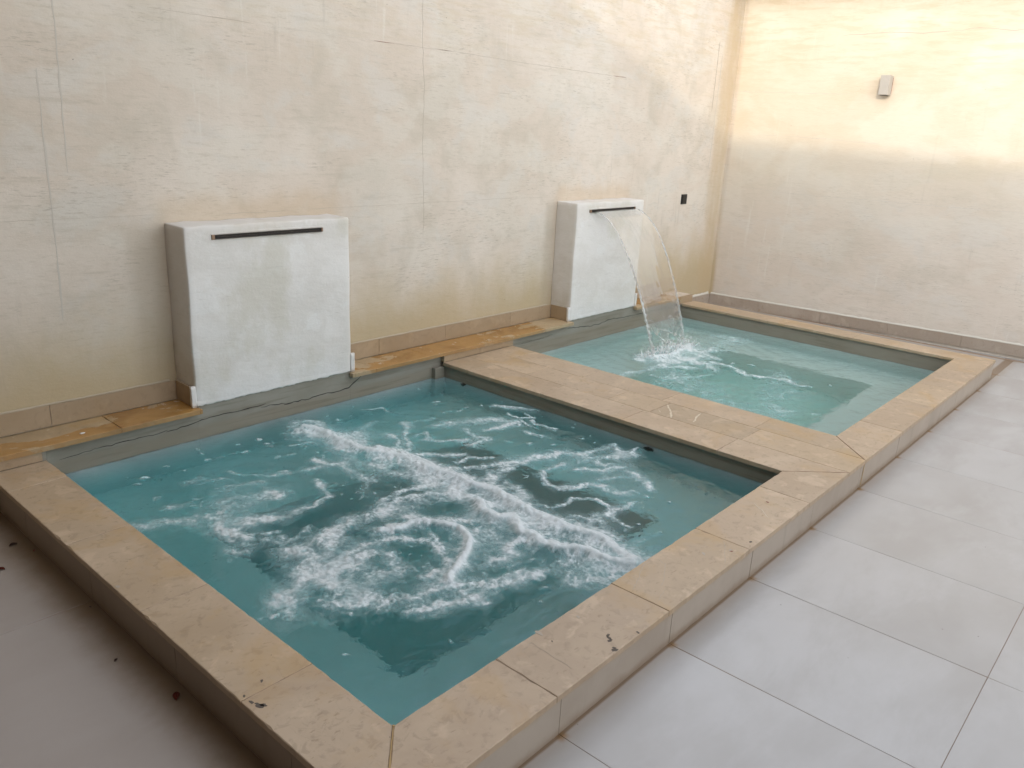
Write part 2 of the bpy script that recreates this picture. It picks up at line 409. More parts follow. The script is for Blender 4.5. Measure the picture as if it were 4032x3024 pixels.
def box(name, x0, x1, y0, y1, z0, z1, mat, parent=None, bev=0.0):
    bm = bmesh.new(); bm_box(bm, x0, x1, y0, y1, z0, z1, bev)
    return from_bm(name, bm, mat, parent)
def prism(name, poly, z0, z1, mat, parent=None, step=.03, jit=.0006, bev=.0018, chips=.03, dz=0.0):
    """stone slab: outline walked in short steps, worn arris, chipped here and there"""
    pts = []
    n = len(poly)
    area = sum(poly[i][0]*poly[(i+1) % n][1]-poly[(i+1) % n][0]*poly[i][1] for i in range(n))
    if area < 0: poly = poly[::-1]
    for i in range(n):
        a = Vector(poly[i]); b = Vector(poly[(i+1) % n]); L = (b-a).length; k = max(1, int(L/step)); nrm = Vector(((b-a).y, -(b-a).x)).normalized()
        for j in range(k):
            p = a+(b-a)*(j/k); c = bev*random.uniform(.6, 1.5)
            if random.random() < chips: c += random.uniform(.001, .004)
            corner = (j == 0)
            q = p if corner else p+nrm*random.uniform(-jit, jit)
            pts.append((q, nrm, c, corner))
    m = len(pts); bm = bmesh.new(); bot = []; mid = []; top = []
    cen = sum((p[0] for p in pts), Vector((0, 0)))/m
    for i, (p, nr, c, cor) in enumerate(pts):
        pn = pts[i-1][1] if cor else nr
        ins = -(nr+pn)*c if cor else -nr*c
        bot.append(bm.verts.new((p.x, p.y, z0))); mid.append(bm.verts.new((p.x, p.y, z1-c)))
        top.append(bm.verts.new((p.x+ins.x, p.y+ins.y, z1+dz)))
    for i in range(m):
        j = (i+1) % m
        bm.faces.new((bot[i], bot[j], mid[j], mid[i])); bm.faces.new((mid[i], mid[j], top[j], top[i]))
    bm.faces.new(top)
    return from_bm(name, bm, mat, parent)
def ribbon(name, pts, w, axis, off, mat, parent, jit=.004, step=.03, thick=.001, wj=.5):
    """thin crack following pts on a wall; axis 'y' = lies on plane y=off, 'z' = on plane z=off"""
    P = []
    for a, b in zip(pts[:-1], pts[1:]):
        a = Vector(a); b = Vector(b); k = max(1, int((b-a).length/step))
        for j in range(k): P.append(a+(b-a)*(j/k))
    P.append(Vector(pts[-1]))
    P = [p+Vector((random.uniform(-jit, jit), random.uniform(-jit, jit))) for p in P]
    bm = bmesh.new(); rows = []
    for i, p in enumerate(P):
        d = (P[min(i+1, len(P)-1)]-P[max(i-1, 0)]).normalized(); n = Vector((-d.y, d.x))
        ww = (.75 if w < .006 else 1)*w*random.uniform(1-wj, 1+wj)*(.3 if i in (0, len(P)-1) else 1)/2
        r = []
        for s, t in ((-1, 0), (-1, 1), (1, 1), (1, 0)):
            q = p+n*ww*s
            if axis == 'y': r.append(bm.verts.new((q.x, off-t*thick, q.y)))
            elif axis == 'z': r.append(bm.verts.new((q.x, q.y, off+t*thick)))
            else: r.append(bm.verts.new((xw(q.x)-.0004-t*thick, q.x, q.y)))
        rows.append(r)
    for a, b in zip(rows[:-1], rows[1:]):
        for i in range(3): bm.faces.new((a[i], a[i+1], b[i+1], b[i]))
    return from_bm(name, bm, mat, parent)
def tube(bm, pts, rad, seg=8):
    P = [Vector(p) for p in pts]; rings = []
    for i, p in enumerate(P):
        d = (P[min(i+1, len(P)-1)]-P[max(i-1, 0)]).normalized()
        a = d.orthogonal().normalized(); b = d.cross(a); r = rad[i] if hasattr(rad, '__len__') else rad
        rings.append([bm.verts.new(p+a*math.cos(t*2*math.pi/seg)*r+b*math.sin(t*2*math.pi/seg)*r) for t in range(seg)])
    # keep ring orientation consistent
    for A, B in zip(rings[:-1], rings[1:]):
        k = min(range(seg), key=lambda k: (B[k].co-A[0].co).length)
        B[:] = B[k:]+B[:k]
        for t in range(seg): bm.faces.new((A[t], A[(t+1) % seg], B[(t+1) % seg], B[t]))
    bm.faces.new(rings[0][::-1]); bm.faces.new(rings[-1])

# ------------------------------------------------------------------ measured layout (metres)
KX0, KX1, KY = -.682, 5.2, -2.768            # outer outline of the raised kerb
A0, A1 = -.455, 1.935                         # near pool, inner edge of the coping
B0, B1 = 2.617, 4.979                         # far pool
YI, YB = -2.535, -.222                        # inner edge near the deck, coping meets the ledge riser
HF = -.148                                    # deck level
ZL, ZS = .069, .172                           # ledge top, skirting top
YL = -.232                                    # ledge nose
WA, WB = -.100, -.128                         # water levels
BL0, BL1, BR0, BR1 = .2607, 1.2165, 3.3068, 4.216
YBK, ZT = -.193, .962
WT = 2.78                                     # wall height
def xw(y): return 5.9162+(y/-2.7688)*.2467    # the side wall runs slightly askew

# ------------------------------------------------------------------ ground and deck
bm = bmesh.new()
E_, F_ = 60, HF-.022
xs = [-E_, -.60, 5.12, E_]; ys = [-E_, -2.69, .05, E_]
for i in range(3):
    for j in range(3):
        if i == 1 and j == 1: continue
        q = [bm.verts.new((x, y, F_)) for x, y in ((xs[i], ys[j]), (xs[i+1], ys[j]), (xs[i+1], ys[j+1]), (xs[i], ys[j+1]))]
        bm.faces.new(q)
bmesh.ops.remove_doubles(bm, verts=bm.verts, dist=1e-5)
tag(from_bm('ground', bm, M['ground']), kind='structure')
deck = box('deck', -3.64, 6.02, -9.0, -2.70, HF-.018, HF-.0013, M['grout']); tag(deck, kind='structure')
deck2 = box('deck_strip', 5.13, 6.0, -2.698, 0, HF-.018, HF-.0013, M['grout'], deck)
deck3 = box('deck_strip', -3.64, -.61, -2.698, 0, HF-.018, HF-.0013, M['grout'], deck)
JX, JY, GP = .5629, -3.603, .0017
for i in range(-7, 10):
    for j in range(-4, 3):
        x0, x1 = JX+.6*i+GP/2, JX+.6*(i+1)-GP/2
        y0, y1 = JY+1.2*j+GP/2, JY+1.2*(j+1)-GP/2
        if j == 2: y1 = min(y1, -.003)
        if y0 > -.01 or x0 > 5.8: continue
        x1 = min(x1, 6.05 if y0 < -2.5 else 5.96)
        ex0, ex1, ey = -.60, 5.12, -2.69
        dzv = random.uniform(-.0004, .0004)
        if x0 < ex1 and x1 > ex0 and y1 > ey:          # meets the pool block
            if y0 >= ey:
                if x1 > ex1: poly = [(ex1, y0), (x1, y0), (x1, y1), (ex1, y1)]
                else: continue
            elif x1 > ex1: poly = [(x0, y0), (x1, y0), (x1, y1), (ex1, y1), (ex1, ey), (x0, ey)]
            else: poly = [(x0, y0), (x1, y0), (x1, ey), (x0, ey)]
        else: poly = [(x0, y0), (x1, y0), (x1, y1), (x0, y1)]
        near = (x0 > -1.9 and y0 > -5)
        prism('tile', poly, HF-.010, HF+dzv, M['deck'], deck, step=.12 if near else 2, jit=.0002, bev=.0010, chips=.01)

# ------------------------------------------------------------------ walls
wb = empty('back_wall', (2, 0, HF), 'long cream plaster wall with drips and a vertical crack, behind both pools', 'wall')
bm = bmesh.new()
bm_box(bm, -6, 6.3, 0, .3, HF-.3, WT)
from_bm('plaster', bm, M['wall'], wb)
sw = empty('side_wall', (xw(-2), -2, HF), 'yellowish sunlit plaster wall at the far end with a small lamp on it', 'wall')
bm = bmesh.new()
f = [(xw(0), -.0005), (xw(-9.2), -9.2), (xw(-9.2)+.3, -9.2), (xw(0)+.3, -.0005)]
lo = [bm.verts.new((x, y, HF-.3)) for x, y in f]; hi = [bm.verts.new((x, y, WT)) for x, y in f]
for i in range(4): bm.faces.new((lo[i], lo[(i+1) % 4], hi[(i+1) % 4], hi[i]))
bm.faces.new(hi); bm.faces.new(lo[::-1])
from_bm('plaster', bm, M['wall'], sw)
# flat stone capping that oversails the side wall (its shade is the dark wedge at the top of the picture)
bm = bmesh.new()
f = [(xw(0)-.26, -.001), (xw(-9.2)-.26, -9.2), (xw(-9.2)+.34, -9.2), (xw(0)+.34, -.001)]
lo = [bm.verts.new((x, y, WT+.002)) for x, y in f]; hi = [bm.verts.new((x, y, WT+.08)) for x, y in f]
for i in range(4): bm.faces.new((lo[i], lo[(i+1) % 4], hi[(i+1) % 4], hi[i]))
bm.faces.new(hi); bm.faces.new(lo[::-1])
from_bm('wall_capping', bm, M['outer'], sw)
box('wall_capping', -6, xw(0)+.3, .002, .36, WT+.002, WT+.06, M['outer'], wb)

# cracks and panel joints in the render
def hc(pts, w, mat, parent=wb, ax='y', off=-.0003, jit=.003, step=.04, name='hairline_crack', **k):
    return ribbon(name, pts, w, ax, off, mat, parent, jit, step, .0006, **k)
hc([(1.921, 2.35), (1.915, 2.0), (1.935, 1.7), (1.93, 1.3), (1.945, 1.05), (1.949, .82)], .0028, M['hair'], jit=.005)
hc([(-.60, 1.003), (-.026, 1.003), (.26, 1.0)], .0016, M['hair'])
hc([(1.06, .993), (2.0, .997), (2.744, 1.002), (3.3, .995)], .0018, M['hair'], jit=.002)
hc([(.55, .990), (1.0, .991)], .0022, M['hair'], jit=.002)
hc([(.266, 1.912), (.798, 1.907)], .0024, M['hair'], jit=.002)
hc([(.9, 1.905), (1.583, 1.904)], .0014, M['seam'], jit=.002)
hc([(1.55, 1.905), (1.70, 1.905)], .0045, M['hairred'], jit=.0008)
hc([(1.70, 1.905), (2.207, 1.906)], .0022, M['hair'], jit=.002)
hc([(2.05, 1.906), (2.16, 1.906)], .0042, M['hairred'], jit=.0008)
hc([(2.207, 1.906), (2.9, 1.895), (3.9, 1.892)], .0026, M['hair'], jit=.002)
hc([(3.9, 1.892), (4.08, 1.892)], .005, M['hairred'], jit=.0008)
hc([(-.14, 2.0), (-.133, 1.8), (-.145, 1.3), (-.15, 1.2)], .006, M['seam'], jit=.002)
hc([(-.225, 1.62), (-.229, 1.2), (-.232, .95), (-.24, .55)], .006, M['seam'], jit=.002)
hc([(5.52, 2.3), (5.52, 1.7)], .010, M['hair'], jit=.003)
hc([(5.60, 2.2), (5.59, 1.2)], .008, M['seam'], jit=.004)
W_ = dict(parent=sw, ax='x')
hc([(-.9, 2.376), (-1.3, 2.39), (-1.568, 2.385), (-1.972, 2.408), (-2.276, 2.391), (-2.6, 2.39)], .0042, M['hair'], jit=.007, step=.06, **W_)
hc([(-.25, 1.03), (-.667, 1.008), (-1.933, 1.015), (-2.9, 1.019)], .0024, M['seam'], **W_)
hc([(-.03, 1.90), (-1.092, 1.897)], .0030, M['seam'], **W_)
hc([(-.3, 1.52), (-.836, 1.515), (-1.375, 1.493)], .0030, M['seam'], **W_)

# ------------------------------------------------------------------ skirtings
def stones(name, xs, y0, y1, z0, z1, mat, parent, gap=.0016, bev=.0012, jit=.0009):
    for a, b in zip(xs[:-1], xs[1:]):
        d = random.uniform(-jit, jit)
        box(name, a+gap/2, b-gap/2, y0+d, y1, z0, z1+random.uniform(-.0006, .0006), mat, parent, bev)
box('joint_mortar', -2.3, BL0-.001, -.008, -.0008, ZL, ZS-.004, M['seam'], wb)
stones('skirting_tile', [-2.3, -1.51, -.93, -.348, BL0-.013], -.013, -.009, ZL+.002, ZS, M['skirt'], wb)
box('joint_mortar', BL1+.001, BR0-.001, -.008, -.0008, ZL, ZS-.004, M['seam'], wb)
stones('skirting_tile', [BL1+.012, 1.575, 2.153, 2.819, BR0-.013], -.013, -.009, ZL+.002, ZS, M['skirt'], wb)
stones('skirting_tile', [BR1+.012, 4.93], -.013, -.001, ZL+.002, ZS, M['skirt'], wb)
stones('skirting_tile', [5.167, xw(0)-.014], -.013, -.001, HF, -.05, M['skirt_grey'], wb)
# side wall skirting follows its slight skew
ang = math.atan2(.2467, 2.7688)
for k in range(-1, 12):
    y1 = -1.131+.6*1-.6*k+.0; y0 = y1-.6
    if y1 > -.013: y1 = -.013
    if y0 > -.1: continue
    bm = bmesh.new(); g_ = .0009; d = random.uniform(-.0006, .0006)
    P4 = [(xw(y1)-.0005, y1-g_), (xw(y0)-.0005, y0+g_), (xw(y0)-.0125+d, y0+g_), (xw(y1)-.0125+d, y1-g_)]
    lo = [bm.verts.new((x, y, HF)) for x, y in P4]; hi = [bm.verts.new((x, y, -.05)) for x, y in P4]
    for i in range(4): bm.faces.new((lo[i], lo[(i+1) % 4], hi[(i+1) % 4], hi[i]))
    bm.faces.new(hi); bm.faces.new(lo[::-1])
    from_bm('skirting_tile', bm, M['skirt_grey'], sw)
def bead(pts, w, h, parent, mat=M['mortar'], name='mortar_bead'):
    """hand-smeared pointing on top of a skirting; pts are (x,y,z) with inward normal n"""
    bm = bmesh.new(); rows = []
    for p, n in pts:
        p = Vector(p); n = Vector(n); ww = w*random.uniform(.7, 1.2); hh = h*random.uniform(.75, 1.25)
        rows.append([bm.verts.new(p), bm.verts.new(p+n*ww), bm.verts.new(p+n*ww*.55+Vector((0, 0, hh*.6))), bm.verts.new(p+n*.0012+Vector((0, 0, hh*1.6)))])
    for a, b in zip(rows[:-1], rows[1:]):
        for i in range(3): bm.faces.new((a[i], a[i+1], b[i+1], b[i]))
    return from_bm(name, bm, mat, parent, True)
L_ = []
y = -.02
while y > -5: L_.append(((xw(y)-.0006, y, -.0495), (-1, -.09, 0))); y -= random.uniform(.015, .05)
bead(L_, .010, .009, sw)
def xl(a, b, z):
    o = []; x = a
    while x < b: o.append(((x, -.0006, z), (0, -1, 0))); x += random.uniform(.015, .05)
    return o
bead(xl(-2.3, BL0-.02, ZS+.0008), .009, .004, wb, M['sand'])
bead(xl(BL1+.01, BR0-.01, ZS+.0008), .009, .004, wb, M['sand'])
bead(xl(5.17, xw(0)-.01, -.0495), .012, .013, wb)

# ------------------------------------------------------------------ ledges in front of the wall
def ledge(label, xs, loc):
    t = empty('wall_ledge', loc, label, 'ledge', 'stone ledges along the back wall')
    for a, b in zip(xs[:-1], xs[1:]):
        dz = random.uniform(-.0006, .0006)
        prism('ledge_stone', [(a+.0009, YL+random.uniform(-.0008, .0008)), (b-.0009, YL+random.uniform(-.0008, .0008)), (b-.0009, -.0145), (a+.0009, -.0145)], ZL-.024, ZL+dz, M['ledge'], t, step=.025, jit=.0008, bev=.0018, chips=.10)
    box('bedding_mortar', xs[0]+.002, xs[-1]-.004, YL+.004, -.0152, ZL-.0225, ZL-.004, M['grout'], t)
    return t
def foot_cut(): pass
lg1 = ledge('ochre-stained stone ledge at the far left, before the dry fountain block', [-2.3, -1.50, -.92, -.128, BL0-.0015], (-.5, -.1, ZL-.024))
prism('ledge_stone', [(BL0-.0005, YL+.0003), (BL0+.010, YL+.001), (BL0+.010, YBK-.0015), (BL0-.0005, YBK-.0015)], ZL-.024, ZL, M['ledge'], lg1, step=.01, bev=.002)
lg2 = ledge('long orange-brown wet stone ledge between the two fountain blocks', [BL1+.002, 1.374, 1.808, 2.394, 2.971, BR0-.0015], (2.3, -.1, ZL-.024))
prism('ledge_stone', [(BL1-.014, YL+.001), (BL1+.0015, YL+.0003), (BL1+.0015, YBK-.0035), (BL1-.014, YBK-.0035)], ZL-.024, ZL, M['ledge'], lg2, step=.01, bev=.002)
lg3 = ledge('short stone ledge behind the falling water, right of its fountain block', [BR1+.002, 4.60, 4.925], (4.6, -.1, ZL-.024))
prism('ledge_stone', [(BR0-.0005, YL+.0003), (BR0+.012, YL+.001), (BR0+.012, YBK-.0015), (BR0-.0005, YBK-.0015)], ZL-.024, ZL, M['ledge'], lg2, step=.01, bev=.002)
prism('ledge_stone', [(BR1-.012, YL+.001), (BR1+.0015, YL+.0003), (BR1+.0015, YBK-.0035), (BR1-.012, YBK-.0035)], ZL-.024, ZL, M['ledge'], lg3, step=.01, bev=.002)
pl = empty('corner_plinth', (5.05, -.1, -.02), 'low plastered plinth with a marble front in the far corner beside the short ledge', 'plinth')
box('plaster_body', 4.928, 5.163, -.2085, -.001, -.02, ZL-.004, M['wall'], pl, .003)
box('front_tile', 4.929, 5.165, -.222, -.209, .0005, ZL, M['skirt'], pl, .001)

# ------------------------------------------------------------------ pool shell (rendered concrete, benches under water)
sh = empty('pool_shell', (2.2, -1.4, -1.05), 'grey rendered lining of the two pools with underwater benches', 'pool')
ZB = -.98
def pb(name, *a, bev=0.0): return box(name, *a, M['basin'], sh, bev)
pb('basin_floor', -.66, 5.18, -2.75, -.19, ZB-.06, ZB)
pb('basin_wall', -.66, BL0+.004, -.188, -.002, ZB, ZL-.0245)
pb('basin_wall', BL0+.0045, BL1-.002, -.188, -.002, ZB, .0772)
pb('basin_wall', BL1-.0015, BR0+.002, -.188, -.002, ZB, ZL-.0245)
pb('basin_wall', BR0+.0025, BR1-.002, -.188, -.002, ZB, .0772)
pb('basin_wall', BR1-.0015, 4.927, -.188, -.002, ZB, ZL-.0245)
pb('basin_wall', -.66, A0-.016, -2.745, -.189, ZB, -.0215)
pb('basin_wall', A0-.0155, B1+.016, -2.745, YI-.016, ZB, -.0215)
pb('basin_wall', B1+.016, 5.185, -2.745, -.189, ZB, -.0215)
pb('basin_wall', A1+.018, B0-.016, YI-.0155, -.189, ZB, -.0215)
pb('corner_pier', 1.868, A1+.0175, -.2225, -.189, ZB, -.030, bev=.003)
# rounded plaster fillet in the near pool's back left corner
bm = bmesh.new(); prev = None
for k in range(9):
    t = k/8*math.pi/2
    x = A0+.0005+.075*(1-math.cos(t)); y = -.1885-.034*(1-math.sin(t))
    cur = (bm.verts.new((x, y, ZB)), bm.verts.new((x, y, ZL-.025)))
    if prev: bm.faces.new((prev[0], cur[0], cur[1], prev[1]))
    prev = cur
from_bm('corner_fillet', bm, M['basin'], sh, True)
box('corner_fillet', A0-.0155, A0, -.2225, -.189, ZB, ZL-.025, M['basin'], sh)
BD, BW = -.45, .43
for (x0, x1, yb_) in ((A0-.015, A1+.017, -.85), (B0-.015, B1+.015, -.80)):
    bm = bmesh.new(); xa, xb, ya, yc = x0-.001, x1+.001, YI-.016, -.1885
    xi, xj, yi, yj = x0+BW, x1-BW-.015, YI+.41, yb_
    o_ = [(xa, ya), (xb, ya), (xb, yc), (xa, yc)]; i_ = [(xi, yi), (xj, yi), (xj, yj), (xi, yj)]
    rr_ = .014
    O = [bm.verts.new((*q, BD)) for q in o_]
    T = [bm.verts.new((q[0]-(rr_ if k in (0, 3) else -rr_), q[1]-(rr_ if k < 2 else -rr_), BD)) for k, q in enumerate(i_)]
    I = [bm.verts.new((*q, BD-rr_)) for q in i_]; D_ = [bm.verts.new((*q, ZB)) for q in i_]
    for k in range(4):
        j = (k+1) % 4
        for P_, Q_ in ((O, T), (T, I), (I, D_)): bm.faces.new((P_[k], P_[j], Q_[j], Q_[k]))
    from_bm('bench', bm, M['basin'], sh)
# long crack in the render under the blocks
def gc(pts, w, jit=.004, step=.022): return ribbon('wall_crack', pts, w, 'y', -.1885, M['crack'], sh, jit, step, .0009, .45)
gc([(-.40, -.027), (-.314, -.022), (-.233, -.017)], .0022, .003)
gc([(-.233, -.017), (-.142, -.019), (-.056, -.018), (.032, -.022), (.102, -.010)], .0036)
gc([(.095, -.018), (.124, -.020), (.201, -.012), (.285, -.006), (.304, -.003), (.496, -.002), (.59, -.006), (.65, -.003)], .0052)
gc([(.62, -.016), (.68, -.012), (.723, -.022), (.77, -.026)], .004)
gc([(.76, -.030), (.923, -.032), (1.05, -.028), (1.113, -.032), (1.199, -.024), (1.245, .0), (1.301, .032)], .0056)
gc([(3.30, .013), (3.463, .002), (3.55, -.010), (3.619, -.012), (3.72, -.012), (3.809, -.001), (3.88, .004), (3.975, -.001), (4.13, -.008), (4.40, -.010)], .0052)
gc([(2.75, -.018), (3.0, -.014), (3.12, -.004)], .002, .003)
# jet nozzle near the divider wall
bm = bmesh.new()
tube(bm, [(A1+.0175, -1.80, -.155), (A1+.002, -1.80, -.155)], .028, 16)
o = from_bm('jet_nozzle', bm, M['black'], sh, True)
bm = bmesh.new()
tube(bm, [(A1+.0175, -.40, -.125), (A1+.002, -.40, -.125)], .020, 12)
from_bm('jet_nozzle', bm, M['black'], sh, True)

# ------------------------------------------------------------------ raised kerb: coping, risers
kb = empty('pool_kerb', (2.2, KY, HF), 'raised beige marble kerb framing both pools, with a wide divider between them', 'pool kerb')
CT = -.021
def cop(poly, mat='marble', dz=0.0, chips=.05): return prism('coping_stone', poly, CT, dz, M[mat], kb, step=.022, jit=.0007, bev=.0016, chips=chips, dz=0)
g = .0010
# left arm
ysl = [YB, -.450, -1.030, -1.599, -2.180]
for a, b, m_ in zip(ysl[:-1], ysl[1:], ('marble_yellow', 'marble_yellow', 'marble_yellow', 'marble_yellow')):
    cop([(KX0, a-g), (A0, a-g), (A0, b+g), (KX0, b+g)], m_, random.uniform(-.0006, .0006))
cop([(KX0, -2.180-g), (A0, -2.180-g), (A0-.002, YI+.002), (KX0, KY+.004)], 'marble')
# front arm along the deck
xf = [-.066, .525, 1.110, 1.69]
cop([(A0+.002, YI), (-.066-g, YI), (-.066-g, KY), (KX0+.006, KY)], 'marble')
for a, b, m_ in zip(xf[:-1], xf[1:], ('marble', 'marble_yellow', 'marble')):
    cop([(a+g, YI), (b-g, YI), (b-g, KY), (a+g, KY)], m_, random.uniform(-.0006, .0006))
cop([(1.69+g, YI), (A1-.001, YI), (2.165, KY), (1.69+g, KY)], 'marble')
cop([(B0+.002, YI), (2.976-g, YI), (2.976-g, KY), (2.388, KY)], 'marble')
for a, b, m_ in zip([2.976, 3.58, 4.07], [3.58, 4.07, 4.62], ('marble', 'marble_yellow', 'marble')):
    cop([(a+g, YI), (b-g, YI), (b-g, KY), (a+g, KY)], m_, random.uniform(-.0006, .0006))
cop([(4.62+g, YI), (B1+.001, YI), (KX1-.002, KY+.001), (KX1-.004, KY), (4.62+g, KY)], 'marble_yellow')
# right arm
ysr = [YB, -.62, -1.20, -1.78]
for a, b in zip(ysr[:-1], ysr[1:]):
    cop([(B1, a-g), (KX1, a-g), (KX1, b+g), (B1, b+g)], 'marble_yellow', chips=0)
cop([(B1, -1.78-g), (KX1, -1.78-g), (KX1, KY+.006), (B1+.001, YI+.002)], 'marble_yellow', chips=0)
# divider: three rows
d1, d2 = 2.165, 2.393
rowA = [YB, -.468, -1.043, -1.618, -2.193]; matA = ['marble_brown', 'marble', 'marble', 'marble']
for a, b, m_ in zip(rowA[:-1], rowA[1:], matA): cop([(A1, a-g), (d1-g, a-g), (d1-g, b+g), (A1, b+g)], m_, random.uniform(-.0006, .0006))
cop([(A1, -2.193-g), (d1-g, -2.193-g), (d1-g, KY+.006), (A1+.001, YI-.001)], 'marble')
rowB = [YB, -.738, -1.366, -1.652, -2.21]; matB = ['marble_yellow', 'marble', 'marble_yellow', 'marble_brown']
for a, b, m_ in zip(rowB[:-1], rowB[1:], matB):
    o = cop([(d1+g, a-g), (d2-g, a-g), (d2-g, b+g), (d1+g, b+g)], m_, random.uniform(-.0006, .0006))
cop([(d1+g, -2.21-g), (d2-g, -2.21-g), (d2-g, KY+.003), (d2-.006, KY), (d1+.003, KY)], 'marble_yellow')
rowC = [YB, -.430, -1.007, -1.592, -2.177]; matC = ['marble_yellow', 'marble', 'marble', 'marble']
for a, b, m_ in zip(rowC[:-1], rowC[1:], matC): cop([(d2+g, a-g), (B0, a-g), (B0, b+g), (d2+g, b+g)], m_, random.uniform(-.0006, .0006))
cop([(d2+g, -2.177-g), (B0, -2.177-g), (B0, YI+.001), (d2+g, KY+.012)], 'marble_yellow')
# bedding under the coping so that joints read dark, not see-through
for a in ((KX0+.02, A0-.004, KY+.02, YB-.002), (A0-.0035, B1+.0035, KY+.02, YI-.004), (B1+.004, KX1-.02, KY+.02, YB-.002), (A1+.004, B0-.004, YI-.0035, YB-.002)):
    box('bedding_mortar', *a, CT-.0003, -.0018, M['grout'], kb)
box('mitre_sealant', -.458, -.4525, -2.5375, -2.532, -.02, .0006, M['caulk'], kb)
ribbon('mitre_sealant', [(A0, YI), (KX0+.001, KY+.001)], .0055, 'z', -.002, M['caulk'], kb, .0008, .02, .0032, .35)
ribbon('rust_seam', [(A1, YI-.001), (2.165, KY+.001)], .0030, 'z', -.002, M['rust'], kb, .0004, .02, .0026, .3)
ribbon('rust_seam', [(B0, YI-.001), (2.388, KY+.001)], .0040, 'z', -.002, M['rust'], kb, .0004, .02, .0026, .3)
# vertical risers, joints in line with the deck
FY = KY+.006
xr = [-.668]+[JX-.6*2+.6*k for k in range(1, 11)]
xr = [q for q in xr if q < 5.1]+[5.194]
for a, b in zip(xr[:-1], xr[1:]):
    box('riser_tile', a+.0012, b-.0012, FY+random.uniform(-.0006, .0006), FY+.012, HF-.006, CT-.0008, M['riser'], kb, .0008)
yr = [FY+.0125, -2.403, -1.803, -1.203, -.603, -.224]
for a, b in zip(yr[:-1], yr[1:]):
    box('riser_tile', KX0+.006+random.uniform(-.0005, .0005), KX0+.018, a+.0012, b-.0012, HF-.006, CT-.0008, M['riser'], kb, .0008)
    box('riser_tile', KX1-.018, KX1-.006+random.uniform(-.0005, .0005), a+.0012, b-.0012, HF-.006, CT-.0008, M['riser'], kb, .0008)
box('grout_backing', KX0+.0185, KX1-.0185, FY+.0125, FY+.018, HF-.01, CT-.001, M['grout'], kb)
box('grout_backing', KX0+.0185, KX0+.0215, FY+.0185, -.225, HF-.01, CT-.001, M['grout'], kb)
box('grout_backing', KX1-.0215, KX1-.0185, FY+.0185, -.225, HF-.01, CT-.001, M['grout'], kb)
# risers under the ledges
for a, b, z0 in ((-2.3, -1.72, HF), (-1.72, -1.14, HF), (-1.14, A0-.227, HF), (A0-.226, A0-.0005, .0004)):
    box('ledge_riser', a+.001, b-.001, -.2215, -.2095, z0, ZL-.0245, M['marble_yellow'] if a > -1 else M['skirt'], kb, .0008)
for a, b in ((1.9445, 2.283), (2.283, 2.624)):
    box('ledge_riser', a+.001, b-.001, -.2215, -.1895, .0004, ZL-.0245, M['skirt'], kb, .0008)
# rust run on the riser below the mitre
ribbon('rust_seam', [(2.402, -.024), (2.404, -.08), (2.399, -.145)], .009, 'y', FY-.0006, M['caulk'], kb, .0012, .012, .0005, .5)
# hairlines, pits and pale veins in individual stones
def vz(pts, w, mat, nm='stone_vein', j=.0025): return ribbon(nm, pts, w, 'z', .0002, mat, kb, j, .012, .0003, .5)
vz([(.787, -2.56), (.775, -2.60), (.712, -2.635), (.69, -2.65), (.638, -2.668)], .0022, M['hair'])
vz([(.73, -2.542), (.69, -2.555), (.611, -2.591), (.575, -2.60), (.541, -2.614)], .002, M['hair'])
vz([(.63, -2.69), (.585, -2.70), (.54, -2.711)], .0014, M['hair'])
vz([(1.103, -2.664), (1.06, -2.69), (1.014, -2.716), (.936, -2.755)], .0018, M['hair'])
vz([(.072, -2.558), (.064, -2.60), (.064, -2.637), (.063, -2.681), (.059, -2.722)], .0012, M['hair'])
vz([(.072, -2.558), (.044, -2.563), (.011, -2.569)], .0020, M['hair'])
vz([(2.352, -1.655), (2.30, -1.70), (2.262, -1.735), (2.215, -1.76), (2.17, -1.79)], .0085, M['veinfill'], j=.003)
vz([(2.365, -1.865), (2.31, -1.875), (2.282, -1.882), (2.24, -1.90), (2.204, -1.909)], .0085, M['veinfill'], j=.003)
vz([(2.238, -1.667), (2.205, -1.699)], .005, M['veinfill'], j=.002)
vz([(2.43, -.62), (2.50, -.70), (2.49, -.78)], .003, M['veinfill'])
vz([(1.50, -2.60), (1.46, -2.66), (1.42, -2.70)], .004, M['veinfill'])
def blot(x, y, r, mat, z=.0002, parent=kb, name='stone_pit', sx=1.8, rot=None, th=.0004):
    bm = bmesh.new(); n = 11; a0 = random.uniform(0, 6) if rot is None else rot
    P = []
    for k in range(n):
        t = k/n*2*math.pi; q = r*random.uniform(.55, 1.15)
        u, v = q*sx*math.cos(t), q*math.sin(t)
        P.append((x+u*math.cos(a0)-v*math.sin(a0), y+u*math.sin(a0)+v*math.cos(a0)))
    lo = [bm.verts.new((*p, z)) for p in P]; hi = [bm.verts.new((*p, z+th)) for p in P]
    for k in range(n): bm.faces.new((lo[k], lo[(k+1) % n], hi[(k+1) % n], hi[k]))
    bm.faces.new(hi)
    return from_bm(name, bm, mat, parent)
for x, y, r in ((.259, -2.714, .007), (.250, -2.722, .006), (.268, -2.703, .006), (.221, -2.760, .007), (.230, -2.753, .004), (-.663, -2.203, .006), (-.655, -2.228, .009), (-.648, -2.235, .006), (-.664, -2.169, .004), (1.170, -2.745, .005), (.348, -2.760, .004), (-.598, -2.147, .004), (.12, -2.60, .003)):
    blot(x, y, r, M['dark'])
for x, y, r in ((.28, -2.577, .006), (.124, -2.544, .010), (-.671, -1.418, .007), (.95, -2.66, .007), (1.05, -2.72, .006)):
    blot(x, y, r, M['hair'])
for x, y in ((1.558, -2.634), (1.044, -2.726)): blot(x, y, .0045, M['rubber'])

